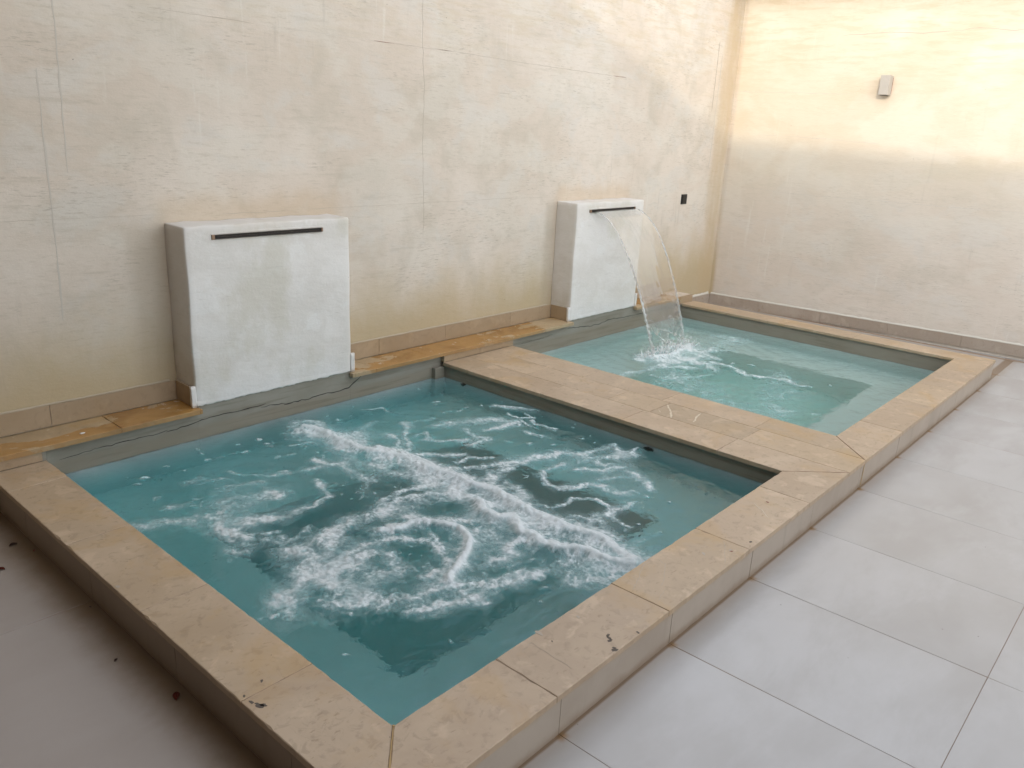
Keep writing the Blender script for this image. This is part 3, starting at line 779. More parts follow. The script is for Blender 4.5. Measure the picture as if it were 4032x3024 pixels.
# ------------------------------------------------------------------ fountain blocks
def block(x0, x1, sx0, sx1, sz, label, wet):
    t = empty('fountain_block', ((x0+x1)/2, -.1, .078), label, 'fountain', 'plastered fountain blocks on the back wall')
    bm = bmesh.new()
    nx, ny, nz = 30, 6, 28; z0, z1 = .0785, ZT
    def surf(u, v, w):
        x = x0+(x1-x0)*u; y = YBK+(-.0006-YBK)*v; z = z0+(z1-z0)*w
        r = .007                                  # hand-rounded arrises
        for (c, lo_, hi_, sgn) in ((0, x0, x1, 1),):
            dx = min(x-x0, x1-x); dy = y-YBK; dz = z1-z
            if dx < 1e-4 and dy < 1e-4: x += r*.35 if u < .5 else -r*.35; y += r*.35
            if dz < 1e-4 and dy < 1e-4: z -= r*.35; y += r*.35
            if dz < 1e-4 and dx < 1e-4: z -= r*.35; x += r*.35 if u < .5 else -r*.35
        a = .0022
        if v < 1e-4: y += a*math.sin(x*9.1+z*4.2)*math.cos(z*11.3-x*2)
        if w > 1-1e-4: z += a*.9*math.sin(x*21)+a*.5*math.sin(x*53+1)
        if w < 1e-4 and v < .2: z += .0
        if u < 1e-4 or u > 1-1e-4: x += a*.8*math.sin(z*14+y*9)
        return (x, y, z)
    def us(n, e):   # denser rows at the arrises
        q = [i/n for i in range(n+1)]; return sorted(set([0, e, 1-e, 1]+q[1:-1]))
    U, V_, Wz = us(nx, .008), us(ny, .04), us(nz, .008)
    def grid(A, B, fn):
        g_ = [[bm.verts.new(fn(a, b)) for b in B] for a in A]
        for i in range(len(A)-1):
            for j in range(len(B)-1): bm.faces.new((g_[i][j], g_[i+1][j], g_[i+1][j+1], g_[i][j+1]))
    grid(U, Wz, lambda a, b: surf(a, 0, b)); grid(U, V_, lambda a, b: surf(a, b, 1)); grid(U, V_, lambda a, b: surf(a, b, 0))
    grid(V_, Wz, lambda a, b: surf(0, a, b)); grid(V_, Wz, lambda a, b: surf(1, a, b)); grid(U, Wz, lambda a, b: surf(a, 1, b))
    bmesh.ops.remove_doubles(bm, verts=bm.verts, dist=2e-5)
    from_bm('plaster_body', bm, M['block'], t, True)
    # ragged lower edge of the plaster
    bm = bmesh.new(); rows = []; x = x0+.002
    while x < x1-.002:
        zb = .074+random.uniform(-.004, .002); rows.append([bm.verts.new((x, YBK-.0022+random.uniform(0, .0006), zb)), bm.verts.new((x, YBK-.0034, zb+.006)), bm.verts.new((x, YBK+.0005, .098+random.uniform(0, .006))), bm.verts.new((x, -.187, zb))])
        x += random.uniform(.008, .02)
    for a, b in zip(rows[:-1], rows[1:]):
        bm.faces.new((a[0], a[1], b[1], b[0])); bm.faces.new((a[1], a[2], b[2], b[1])); bm.faces.new((a[3], a[0], b[0], b[3]))
    from_bm('plaster_drip_edge', bm, M['block'], t, True)
    # little plaster returns that wrap the skirting ends
    zt = ZS+.008
    for xa, xb in ((x0-.024, x0+.0005), (x1-.0005, x1+.026)):
        bm = bmesh.new(); bm_box(bm, xa, xb, YBK-.002, YBK+.014, ZL+.0008, zt)
        bmesh.ops.subdivide_edges(bm, edges=bm.edges, cuts=4, use_grid_fill=True)
        for v in bm.verts: v.co += Vector((random.uniform(-.0014, .0014), random.uniform(-.0008, .0008), random.uniform(-.0014, .0014) if v.co.z > ZL+.01 else 0))
        from_bm('plaster_return', bm, M['block'], t, True)
    box('side_skirting', x0-.0125, x0-.0012, YBK+.0145, -.0135, ZL+.002, ZS, M['skirt'], t, .001)
    box('side_skirting', x1+.0012, x1+.0115, YBK+.0145, -.0135, ZL+.002, ZS, M['skirt'], t, .001)
    # steel spout: slot's inner shade painted as a solid dark face, thin lips, rusty end caps
    sp = box('spout', sx0, sx1, YBK-.0030, YBK+.004, sz-.0095, sz+.0095, M['slot'], t)
    box('lip', sx0, sx1, YBK-.0105, YBK-.0031, sz-.0112, sz-.0080, M['steel'], sp)
    box('lip', sx0, sx1, YBK-.0085, YBK-.0031, sz+.0065, sz+.0095, M['steel'], sp)
    box('inner_rail', sx0+.01, sx1-.01, YBK-.0055, YBK-.0031, sz-.0022, sz+.0002, M['steel'], sp)
    box('end_cap', sx0-.016, sx0-.0004, YBK-.0095, YBK+.002, sz-.0125, sz+.0105, M['rust'], sp, .0012)
    box('end_cap', sx1+.0004, sx1+.010, YBK-.0095, YBK+.002, sz-.0115, sz+.0100, M['rust'], sp, .0012)
    # raised fillet of filler over the spout
    bm = bmesh.new(); rows = []; x = sx0-.02
    while x < sx1+.02:
        h = random.uniform(.001, .0032); rows.append([bm.verts.new((x, YBK+.001, sz+.0098)), bm.verts.new((x, YBK-.004-h, sz+.0105)), bm.verts.new((x, YBK+.0012, sz+.020+h))]); x += .02
    for a, b in zip(rows[:-1], rows[1:]):
        for i in range(2): bm.faces.new((a[i], a[i+1], b[i+1], b[i]))
    from_bm('filler_bead', bm, M['block'], t, True)
    return t
block(BL0, BL1, .411, 1.026, .9085, 'broad white plastered fountain block with a dry dark spout slot, behind the bubbling near pool', False)
block(BR0, BR1, 3.478, 4.069, .902, 'smaller-looking white plastered fountain block pouring a sheet of water into the far pool', True)

# ------------------------------------------------------------------ numpy noise for the water
rs = np.random.RandomState(5)
TAB = rs.rand(8, 256, 256)
def vnoise(x, y, k=0):
    xi = np.floor(x).astype(int); yi = np.floor(y).astype(int); fx = x-xi; fy = y-yi
    fx = fx*fx*fx*(fx*(fx*6-15)+10); fy = fy*fy*fy*(fy*(fy*6-15)+10); T = TAB[k % 8]
    a = T[xi & 255, yi & 255]; b = T[(xi+1) & 255, yi & 255]; c = T[xi & 255, (yi+1) & 255]; d = T[(xi+1) & 255, (yi+1) & 255]
    return (a+(b-a)*fx)*(1-fy)+(c+(d-c)*fx)*fy
def fbm(x, y, f, o=4, k=0, g=.5):
    s = 0; a = 1; t = 0
    for i in range(o):
        s = s+a*vnoise(x*f+17.3*i+3.1*k, y*f-9.7*i+5.7*k, k+i); t += a; a *= g; f *= 2.03
    return s/t-.5
def sstep(x, a, b):
    t = np.clip((x-a)/(b-a), 0, 1); return t*t*(3-2*t)
def stroke_field(X, Y, strokes, grow=1.3):
    F = np.zeros_like(X)
    for pts, w, it in strokes:
        w = w*grow; P = np.array(pts); m = 4.0*w
        msk = (X > P[:, 0].min()-m) & (X < P[:, 0].max()+m) & (Y > P[:, 1].min()-m) & (Y < P[:, 1].max()+m)
        if not msk.any(): continue
        x = X[msk]; y = Y[msk]; D = np.full(x.shape, 1e9)
        for a, b in zip(P[:-1], P[1:]):
            d = b-a; L = max(1e-9, d @ d); t = np.clip(((x-a[0])*d[0]+(y-a[1])*d[1])/L, 0, 1)
            D = np.minimum(D, (x-a[0]-t*d[0])**2+(y-a[1]-t*d[1])**2)
        v = it*(.72*np.exp(-D/(w*.62)**2)+.42*np.exp(-D/(w*1.5)**2))
        v = np.clip(v, 0, 1)
        F[msk] = 1-(1-F[msk])*(1-v)
    return F
FOAM_NEAR = [([[0.723,-0.436],[0.757,-0.51],[0.758,-0.619],[0.745,-0.732],[0.75,-0.838],[0.777,-0.94],[0.81,-0.988],[0.854,-1.066],[0.862,-1.149],[0.867,-1.227],[0.868,-1.282],[0.871,-1.373],[0.879,-1.449],[0.879,-1.517],[0.904,-1.573],[0.912,-1.63],[0.891,-1.706],[0.879,-1.757],[0.872,-1.811],[0.864,-1.878],[0.863,-1.949],[0.853,-2.038]],0.05,1.0),([[0.857,-2.041],[0.869,-2.127],[0.89,-2.199],[0.893,-2.254],[0.867,-2.306],[0.849,-2.363],[0.841,-2.427]],0.05,1.0),([[0.822,-0.921],[0.844,-1.0],[0.865,-1.096],[0.86,-1.185],[0.856,-1.254]],0.055,1.0),([[0.506,-1.367],[0.587,-1.411],[0.651,-1.454],[0.715,-1.497],[0.773,-1.534],[0.793,-1.6],[0.802,-1.67],[0.799,-1.728]],0.03,0.9),([[0.874,-1.462],[0.798,-1.508],[0.76,-1.554]],0.035,0.95),([[0.769,-1.678],[0.721,-1.737],[0.718,-1.821],[0.768,-1.867],[0.728,-1.928],[0.694,-1.989],[0.71,-2.031],[0.691,-2.089],[0.706,-2.142],[0.739,-2.197],[0.774,-2.255],[0.764,-2.318],[0.785,-2.385],[0.809,-2.443]],0.045,1.0),([[0.806,-1.931],[0.799,-2.061],[0.807,-2.173],[0.823,-2.276],[0.799,-2.375]],0.1,0.5),([[0.713,-2.245],[0.72,-2.323],[0.734,-2.394],[0.752,-2.434]],0.08,0.7),([[0.555,-2.312],[0.555,-2.366],[0.56,-2.414]],0.02,0.5),([[0.31,-2.163],[0.366,-2.196],[0.441,-2.214],[0.514,-2.219],[0.574,-2.242],[0.603,-2.291],[0.598,-2.354],[0.645,-2.42]],0.03,0.6),([[0.38,-2.155],[0.428,-2.169],[0.496,-2.178]],0.02,0.55),([[0.07,-2.119],[0.131,-2.14],[0.194,-2.162],[0.235,-2.222]],0.02,0.6),([[0.247,-2.133],[0.243,-2.17],[0.293,-2.167]],0.02,0.6),([[0.159,-2.059],[0.232,-2.077],[0.282,-2.104],[0.318,-2.139]],0.015,0.6),([[0.546,-2.076],[0.556,-2.025],[0.583,-2.0],[0.627,-2.004],[0.647,-2.036]],0.02,0.8),([[0.466,-2.035],[0.501,-2.068]],0.02,0.6),([[0.47,-2.108],[0.517,-2.125]],0.015,0.6),([[-0.015,-1.486],[0.042,-1.479],[0.101,-1.472],[0.162,-1.465],[0.245,-1.437],[0.288,-1.436],[0.319,-1.479],[0.406,-1.462],[0.476,-1.469]],0.03,0.75),([[0.442,-1.545],[0.474,-1.581],[0.53,-1.661],[0.583,-1.71],[0.632,-1.743]],0.03,0.9),([[0.294,-1.576],[0.356,-1.608],[0.433,-1.612],[0.481,-1.644],[0.52,-1.707],[0.551,-1.763],[0.533,-1.827],[0.503,-1.876],[0.429,-1.93],[0.365,-1.963],[0.323,-1.992],[0.271,-2.009],[0.23,-2.034]],0.04,0.9),([[0.571,-1.809],[0.602,-1.891]],0.04,0.6),([[0.121,-1.614],[0.178,-1.632],[0.233,-1.634],[0.284,-1.657],[0.327,-1.697],[0.361,-1.742],[0.366,-1.809],[0.365,-1.869],[0.351,-1.915],[0.314,-1.984]],0.025,0.75),([[0.409,-1.723],[0.398,-1.802],[0.38,-1.872]],0.02,0.6),([[-0.017,-1.69],[0.042,-1.668],[0.104,-1.669],[0.159,-1.691],[0.188,-1.737],[0.177,-1.784]],0.025,0.8),([[0.063,-1.722],[0.074,-1.776],[0.104,-1.805],[0.139,-1.816]],0.09,0.5),([[-0.045,-1.574],[0.004,-1.562],[0.054,-1.551],[0.134,-1.516]],0.05,0.6),([[-0.073,-1.614],[-0.013,-1.65]],0.03,0.5),([[-0.251,-1.714],[-0.204,-1.699],[-0.145,-1.675],[-0.095,-1.659],[-0.074,-1.7],[-0.078,-1.759],[-0.089,-1.82]],0.045,0.75),([[-0.244,-1.711],[-0.253,-1.779],[-0.219,-1.783]],0.025,0.7),([[-0.154,-1.875],[-0.104,-1.904],[-0.053,-1.934],[-0.011,-1.975],[0.041,-2.005],[0.093,-2.036]],0.045,0.8),([[-0.103,-1.807],[-0.059,-1.879],[-0.012,-1.945]],0.04,0.55),([[-0.003,-2.073],[0.042,-2.093],[0.077,-2.118],[0.136,-2.136],[0.188,-2.157],[0.236,-2.184],[0.291,-2.176]],0.02,0.65),([[0.035,-2.048],[0.07,-2.092]],0.02,0.6),([[0.162,-1.948],[0.173,-1.979],[0.228,-1.957],[0.283,-1.954],[0.337,-1.96]],0.02,0.65),([[0.162,-2.063],[0.221,-2.078],[0.276,-2.099],[0.318,-2.14]],0.015,0.6),([[0.466,-2.036],[0.511,-2.067]],0.02,0.5),([[0.319,-2.162],[0.372,-2.192]],0.03,0.6),([[-0.022,-1.16],[0.022,-1.174],[0.078,-1.213]],0.03,0.8),([[-0.088,-1.269],[-0.009,-1.305]],0.02,0.55),([[-0.071,-1.347],[-0.059,-1.383]],0.025,0.6),([[-0.006,-1.396],[0.073,-1.382],[0.145,-1.357]],0.015,0.55),([[-0.082,-1.434],[-0.049,-1.483]],0.015,0.6),([[-0.37,-1.829],[-0.292,-1.843],[-0.215,-1.863]],0.08,0.2),([[-0.372,-0.905],[-0.302,-0.905],[-0.247,-0.956],[-0.172,-0.999],[-0.112,-1.027],[-0.037,-0.985],[0.037,-0.995],[0.113,-1.006],[0.174,-1.016]],0.06,0.6),([[-0.032,-0.931],[0.025,-0.924],[0.09,-0.954],[0.151,-0.964],[0.181,-1.006]],0.035,0.7),([[0.052,-0.811],[0.114,-0.819],[0.193,-0.859]],0.025,0.75),([[-0.147,-1.089],[-0.144,-1.171],[-0.142,-1.236],[-0.126,-1.276]],0.04,0.8),([[-0.078,-1.127],[-0.023,-1.138],[0.038,-1.168],[0.089,-1.215]],0.025,0.85),([[-0.22,-1.296],[-0.196,-1.343],[-0.156,-1.357]],0.02,0.65),([[-0.066,-1.332],[-0.021,-1.35]],0.025,0.55),([[-0.083,-1.438],[-0.047,-1.49]],0.012,0.55),([[-0.197,-0.808],[-0.158,-0.83]],0.03,0.5),([[-0.035,-0.652],[0.032,-0.629],[0.036,-0.683]],0.03,0.5),([[0.065,-0.71],[0.112,-0.736]],0.02,0.5),([[0.165,-0.665],[0.197,-0.729],[0.246,-0.755]],0.015,0.65),([[0.281,-0.804],[0.338,-0.839]],0.03,0.5),([[0.158,-1.195],[0.248,-1.19],[0.316,-1.162],[0.353,-1.085],[0.387,-1.002]],0.02,0.9),([[-0.011,-1.482],[0.062,-1.49],[0.132,-1.469],[0.257,-1.454]],0.025,0.65),([[-0.017,-1.672],[0.089,-1.671]],0.04,0.7),([[0.553,-0.583],[0.621,-0.613],[0.659,-0.677]],0.012,0.7),([[0.532,-0.816],[0.548,-0.904],[0.613,-0.925],[0.564,-1.025]],0.025,0.8),([[0.426,-0.866],[0.492,-0.89]],0.02,0.75),([[0.682,-0.465],[0.762,-0.514],[0.79,-0.625],[0.837,-0.688]],0.05,0.85),([[0.741,-0.315],[0.819,-0.383],[0.808,-0.532],[0.794,-0.735],[0.756,-0.823]],0.04,0.8),([[1.133,-0.4],[1.194,-0.427],[1.246,-0.446],[1.23,-0.546],[1.286,-0.619]],0.01,0.7),([[1.071,-0.578],[0.999,-0.609],[0.898,-0.677]],0.02,0.5),([[1.192,-0.706],[1.171,-0.758],[1.063,-0.844],[1.039,-0.908],[0.965,-1.008]],0.025,0.85),([[1.213,-0.701],[1.293,-0.735],[1.353,-0.774]],0.012,0.6),([[0.996,-0.784],[0.99,-0.865],[0.938,-0.943],[0.902,-0.932],[0.917,-0.985]],0.025,0.75),([[1.101,-0.919],[1.184,-0.883],[1.157,-0.947],[1.106,-0.967]],0.015,0.85),([[1.356,-0.872],[1.454,-0.909],[1.553,-0.947],[1.628,-1.012],[1.636,-1.091]],0.05,0.55),([[1.356,-0.872],[1.393,-0.88]],0.02,0.95),([[1.265,-0.84],[1.308,-0.877]],0.02,0.75),([[1.467,-0.897],[1.617,-0.977]],0.025,0.65),([[1.456,-1.075],[1.534,-1.097],[1.656,-1.108]],0.025,0.9),([[1.782,-0.824],[1.83,-0.919],[1.87,-0.992],[1.896,-1.041]],0.03,0.8),([[1.738,-0.956],[1.716,-1.064],[1.772,-1.137],[1.815,-1.048]],0.012,0.75),([[1.698,-1.097],[1.683,-1.204],[1.67,-1.239]],0.012,0.75),([[1.749,-1.165],[1.714,-1.277],[1.711,-1.321]],0.014,0.75),([[1.592,-1.24],[1.586,-1.302],[1.624,-1.335]],0.015,0.75),([[1.128,-0.987],[1.18,-1.054],[1.257,-1.121]],0.02,0.9),([[1.366,-0.997],[1.328,-1.12],[1.351,-1.182],[1.239,-1.189]],0.03,0.65),([[0.95,-1.094],[1.011,-1.129],[1.057,-1.189],[1.117,-1.243]],0.02,0.8),([[1.005,-1.267],[1.086,-1.274],[1.189,-1.327]],0.015,0.85),([[0.868,-1.282],[0.937,-1.345],[1.027,-1.371],[1.083,-1.403],[1.183,-1.418],[1.28,-1.447],[1.356,-1.496],[1.479,-1.546]],0.03,0.75),([[1.269,-1.456],[1.142,-1.493],[1.022,-1.528],[0.94,-1.59]],0.04,0.65),([[1.063,-1.422],[1.002,-1.51],[0.962,-1.576]],0.02,0.55),([[1.046,-1.601],[1.008,-1.685],[0.964,-1.758]],0.025,0.5),([[0.678,-0.793],[0.723,-0.872],[0.75,-0.973],[0.794,-1.05]],0.02,0.65),([[0.551,-1.084],[0.582,-1.179],[0.468,-1.239]],0.04,0.5),([[0.706,-1.009],[0.7,-1.077],[0.726,-1.172],[0.743,-1.275],[0.776,-1.356]],0.06,0.55),([[0.565,-1.359],[0.642,-1.349],[0.723,-1.375],[0.798,-1.41],[0.866,-1.455]],0.02,0.75),([[0.09,-1.467],[0.184,-1.452],[0.282,-1.436],[0.373,-1.436],[0.478,-1.431],[0.543,-1.431],[0.602,-1.47]],0.035,0.75),([[-0.01,-1.495],[0.063,-1.504]],0.03,0.55),([[1.19,-1.465],[1.289,-1.477],[1.399,-1.497],[1.486,-1.555],[1.55,-1.632],[1.651,-1.66],[1.794,-1.662],[1.764,-1.719],[1.695,-1.781]],0.025,0.75),([[1.541,-1.683],[1.641,-1.733],[1.721,-1.784],[1.78,-1.816]],0.04,0.6),([[1.402,-1.636],[1.328,-1.644],[1.264,-1.624],[1.204,-1.659],[1.152,-1.717],[1.151,-1.8],[1.216,-1.844],[1.293,-1.88],[1.344,-1.943]],0.022,1.0),([[1.391,-1.738],[1.445,-1.768],[1.489,-1.827],[1.559,-1.853],[1.61,-1.88]],0.025,0.85),([[1.549,-1.748],[1.544,-1.801],[1.607,-1.82]],0.02,0.65),([[1.56,-1.927],[1.556,-1.996],[1.533,-2.063],[1.477,-2.099]],0.035,0.75),([[1.352,-1.95],[1.29,-1.994]],0.015,0.7),([[1.314,-2.016],[1.352,-2.034],[1.395,-2.057]],0.03,0.75),([[1.387,-1.879],[1.451,-1.901],[1.487,-1.943]],0.02,0.55),([[0.891,-1.801],[0.95,-1.87],[0.959,-1.908],[1.005,-1.936],[1.086,-1.918],[1.13,-1.936],[1.184,-1.993],[1.198,-2.053],[1.194,-2.08]],0.014,0.85),([[1.043,-2.089],[1.101,-2.114],[1.177,-2.11],[1.275,-2.124]],0.03,0.75),([[1.104,-2.131],[1.076,-2.192],[1.087,-2.244]],0.018,0.75),([[0.968,-2.034],[0.989,-2.068],[1.008,-2.115]],0.015,0.65),([[1.013,-2.147],[0.948,-2.182],[0.932,-2.234]],0.035,0.6),([[1.029,-1.673],[0.976,-1.754]],0.02,0.5),([[1.59,-1.241],[1.594,-1.311],[1.622,-1.336]],0.02,0.75),([[1.743,-1.187],[1.709,-1.322]],0.012,0.8),([[1.018,-2.329],[1.098,-2.35],[1.14,-2.363]],0.015,0.35),([[1.771,-1.808],[1.879,-1.78],[1.859,-1.835]],0.01,0.5),([[-0.156,-0.459],[-0.141,-0.468]],0.017499999999999998,0.85),([[0.161,-0.465],[0.173,-0.472]],0.013999999999999999,0.85),([[0.225,-0.467],[0.234,-0.472]],0.010499999999999999,0.85),([[0.178,-0.358],[0.186,-0.363]],0.0098,0.85),([[0.019,-0.516],[0.024,-0.519]],0.0056,0.85),([[-0.016,-0.406],[-0.01,-0.41]],0.006999999999999999,0.85),([[0.323,-0.497],[0.331,-0.502]],0.0098,0.85),([[0.284,-0.458],[0.29,-0.462]],0.006999999999999999,0.85),([[0.422,-0.642],[0.435,-0.65]],0.015399999999999999,0.85),([[0.487,-0.672],[0.498,-0.678]],0.012599999999999998,0.85),([[0.465,-0.474],[0.477,-0.481]],0.013999999999999999,0.85),([[-0.208,-0.517],[-0.199,-0.522]],0.010499999999999999,0.85),([[-0.002,-0.801],[0.005,-0.805]],0.0084,0.85),([[0.368,-0.379],[0.379,-0.385]],0.012599999999999998,0.85),([[0.477,-0.403],[0.489,-0.41]],0.013999999999999999,0.85),([[0.195,-0.315],[0.206,-0.321]],0.012599999999999998,0.85),([[0.461,-0.531],[0.47,-0.536]],0.010499999999999999,0.85),([[0.304,-0.739],[0.311,-0.743]],0.0084,0.85),([[0.351,-0.79],[0.363,-0.797]],0.013999999999999999,0.85),([[-0.199,-0.689],[-0.187,-0.696]],0.013999999999999999,0.85),([[0.194,-0.743],[0.2,-0.746]],0.006999999999999999,0.85),([[-0.198,-0.404],[-0.194,-0.406]],0.0042,0.85),([[-0.083,-0.416],[-0.079,-0.418]],0.0042,0.85),([[1.549,-0.546],[1.561,-0.553]],0.013999999999999999,0.85),([[1.394,-0.305],[1.4,-0.308]],0.006999999999999999,0.85),([[1.341,-0.315],[1.346,-0.318]],0.0056,0.85),([[1.266,-0.359],[1.271,-0.362]],0.0056,0.85),([[1.269,-0.282],[1.273,-0.284]],0.0042,0.85),([[1.121,-0.326],[1.126,-0.329]],0.0056,0.85),([[1.023,-0.417],[1.032,-0.422]],0.010499999999999999,0.85),([[0.923,-0.331],[0.928,-0.334]],0.0056,0.85),([[0.93,-0.421],[0.937,-0.425]],0.0084,0.85),([[1.717,-0.449],[1.721,-0.451]],0.0042,0.85),([[1.518,-0.573],[1.523,-0.576]],0.0056,0.85),([[1.534,-0.353],[1.537,-0.355]],0.0034999999999999996,0.85),([[1.64,-0.413],[1.643,-0.415]],0.0034999999999999996,0.85),([[1.823,-0.553],[1.828,-0.556]],0.0056,0.85),([[1.659,-0.313],[1.666,-0.317]],0.0084,0.85),([[1.493,-0.721],[1.502,-0.726]],0.010499999999999999,0.85),([[1.537,-0.771],[1.548,-0.777]],0.012599999999999998,0.85),([[1.609,-0.756],[1.617,-0.761]],0.0098,0.85),([[1.719,-0.771],[1.725,-0.774]],0.006999999999999999,0.85),([[1.91,-0.838],[1.916,-0.841]],0.006999999999999999,0.85),([[1.442,-0.728],[1.448,-0.731]],0.006999999999999999,0.85),([[1.629,-1.157],[1.635,-1.161]],0.006999999999999999,0.85),([[1.612,-1.369],[1.618,-1.373]],0.006999999999999999,0.85),([[1.469,-1.361],[1.481,-1.368]],0.013999999999999999,0.85),([[1.537,-1.454],[1.546,-1.459]],0.010499999999999999,0.85),([[1.395,-1.265],[1.407,-1.272]],0.013999999999999999,0.85),([[1.849,-0.8],[1.855,-0.803]],0.006999999999999999,0.85),([[1.135,-2.261],[1.142,-2.265]],0.0084,0.85),([[1.038,-2.247],[1.044,-2.25]],0.006999999999999999,0.85),([[1.817,-1.346],[1.823,-1.35]],0.006999999999999999,0.85),([[1.759,-1.49],[1.768,-1.495]],0.010499999999999999,0.85),([[1.77,-1.566],[1.776,-1.57]],0.006999999999999999,0.85),([[1.478,-1.361],[1.49,-1.368]],0.013999999999999999,0.85),([[1.699,-1.29],[1.706,-1.294]],0.0084,0.85),([[1.542,-1.449],[1.55,-1.454]],0.0098,0.85),([[1.837,-1.133],[1.84,-1.135]],0.0034999999999999996,0.85),([[1.396,-2.132],[1.403,-2.136]],0.0084,0.85),([[1.937,-1.219],[1.941,-1.221]],0.0042,0.85),([[1.883,-1.332],[1.887,-1.334]],0.0042,0.85),([[1.834,-1.5],[1.839,-1.503]],0.0056,0.85),([[1.706,-1.498],[1.712,-1.502]],0.006999999999999999,0.85),([[1.807,-1.652],[1.814,-1.656]],0.0084,0.85),([[1.419,-2.233],[1.425,-2.236]],0.006999999999999999,0.85),([[-0.135,-1.963],[-0.128,-1.967]],0.0084,0.85),([[-0.052,-2.012],[-0.046,-2.015]],0.006999999999999999,0.85),([[-0.03,-2.028],[-0.024,-2.031]],0.006999999999999999,0.85),([[-0.303,-1.787],[-0.296,-1.791]],0.0084,0.85),([[-0.345,-1.764],[-0.338,-1.768]],0.0084,0.85),([[-0.282,-2.095],[-0.276,-2.099]],0.006999999999999999,0.85),([[0.238,-2.226],[0.244,-2.229]],0.006999999999999999,0.85),([[0.174,-2.044],[0.18,-2.047]],0.006999999999999999,0.85),([[0.457,-2.299],[0.464,-2.303]],0.0084,0.85),([[0.383,-2.345],[0.39,-2.349]],0.0084,0.85),([[0.559,-2.147],[0.566,-2.151]],0.0084,0.85),([[0.371,-2.431],[0.374,-2.433]],0.0034999999999999996,0.85),([[0.249,-2.176],[0.255,-2.179]],0.006999999999999999,0.85),([[0.021,-2.28],[0.026,-2.283]],0.0056,0.85)]
FOAM_FAR = [([[3.533,-0.897],[3.64,-0.968],[3.737,-1.029],[3.702,-1.126]],0.035,1.0),([[3.436,-0.972],[3.428,-1.055],[3.509,-1.121],[3.564,-1.166]],0.03,0.95),([[3.922,-0.883],[3.981,-0.931],[3.967,-1.019],[3.928,-1.15]],0.04,0.85),([[3.948,-0.802],[3.971,-0.855],[3.902,-0.935]],0.05,0.95),([[3.536,-0.742],[3.559,-0.792],[3.577,-0.87]],0.035,0.7),([[3.078,-0.914],[3.151,-0.974],[3.319,-0.967],[3.457,-0.959]],0.03,0.65),([[3.702,-1.126],[3.725,-1.175],[3.62,-1.299]],0.035,0.95),([[3.776,-1.124],[3.821,-1.253],[3.791,-1.379],[3.713,-1.49],[3.729,-1.588],[3.789,-1.665],[3.804,-1.76]],0.03,0.8),([[3.729,-1.417],[3.696,-1.505],[3.756,-1.582],[3.772,-1.679],[3.793,-1.751],[3.771,-1.814],[3.76,-1.885],[3.812,-1.929]],0.02,0.6),([[3.93,-1.309],[3.878,-1.298]],0.012,0.65),([[3.137,-1.074],[3.133,-1.18],[3.263,-1.205]],0.012,0.65),([[3.285,-1.251],[3.393,-1.284],[3.493,-1.338]],0.015,0.6),([[3.049,-1.217],[3.128,-1.256]],0.012,0.5),([[2.999,-0.905],[3.022,-0.952]],0.015,0.55),([[3.014,-1.379],[3.04,-1.413]],0.02,0.5),([[4.02,-0.876],[4.067,-0.964]],0.02,0.65),([[4.126,-1.045],[4.25,-1.108]],0.015,0.5),([[3.755,-0.718],[3.779,-0.804],[3.867,-0.874]],0.05,0.6),([[3.403,-0.762],[3.405,-0.826]],0.02,0.5),([[3.985,-1.401],[3.983,-1.46]],0.015,0.7),([[3.227,-2.178],[3.268,-2.202]],0.015,0.6),([[3.934,-2.03],[3.933,-2.043]],0.008,0.8)]


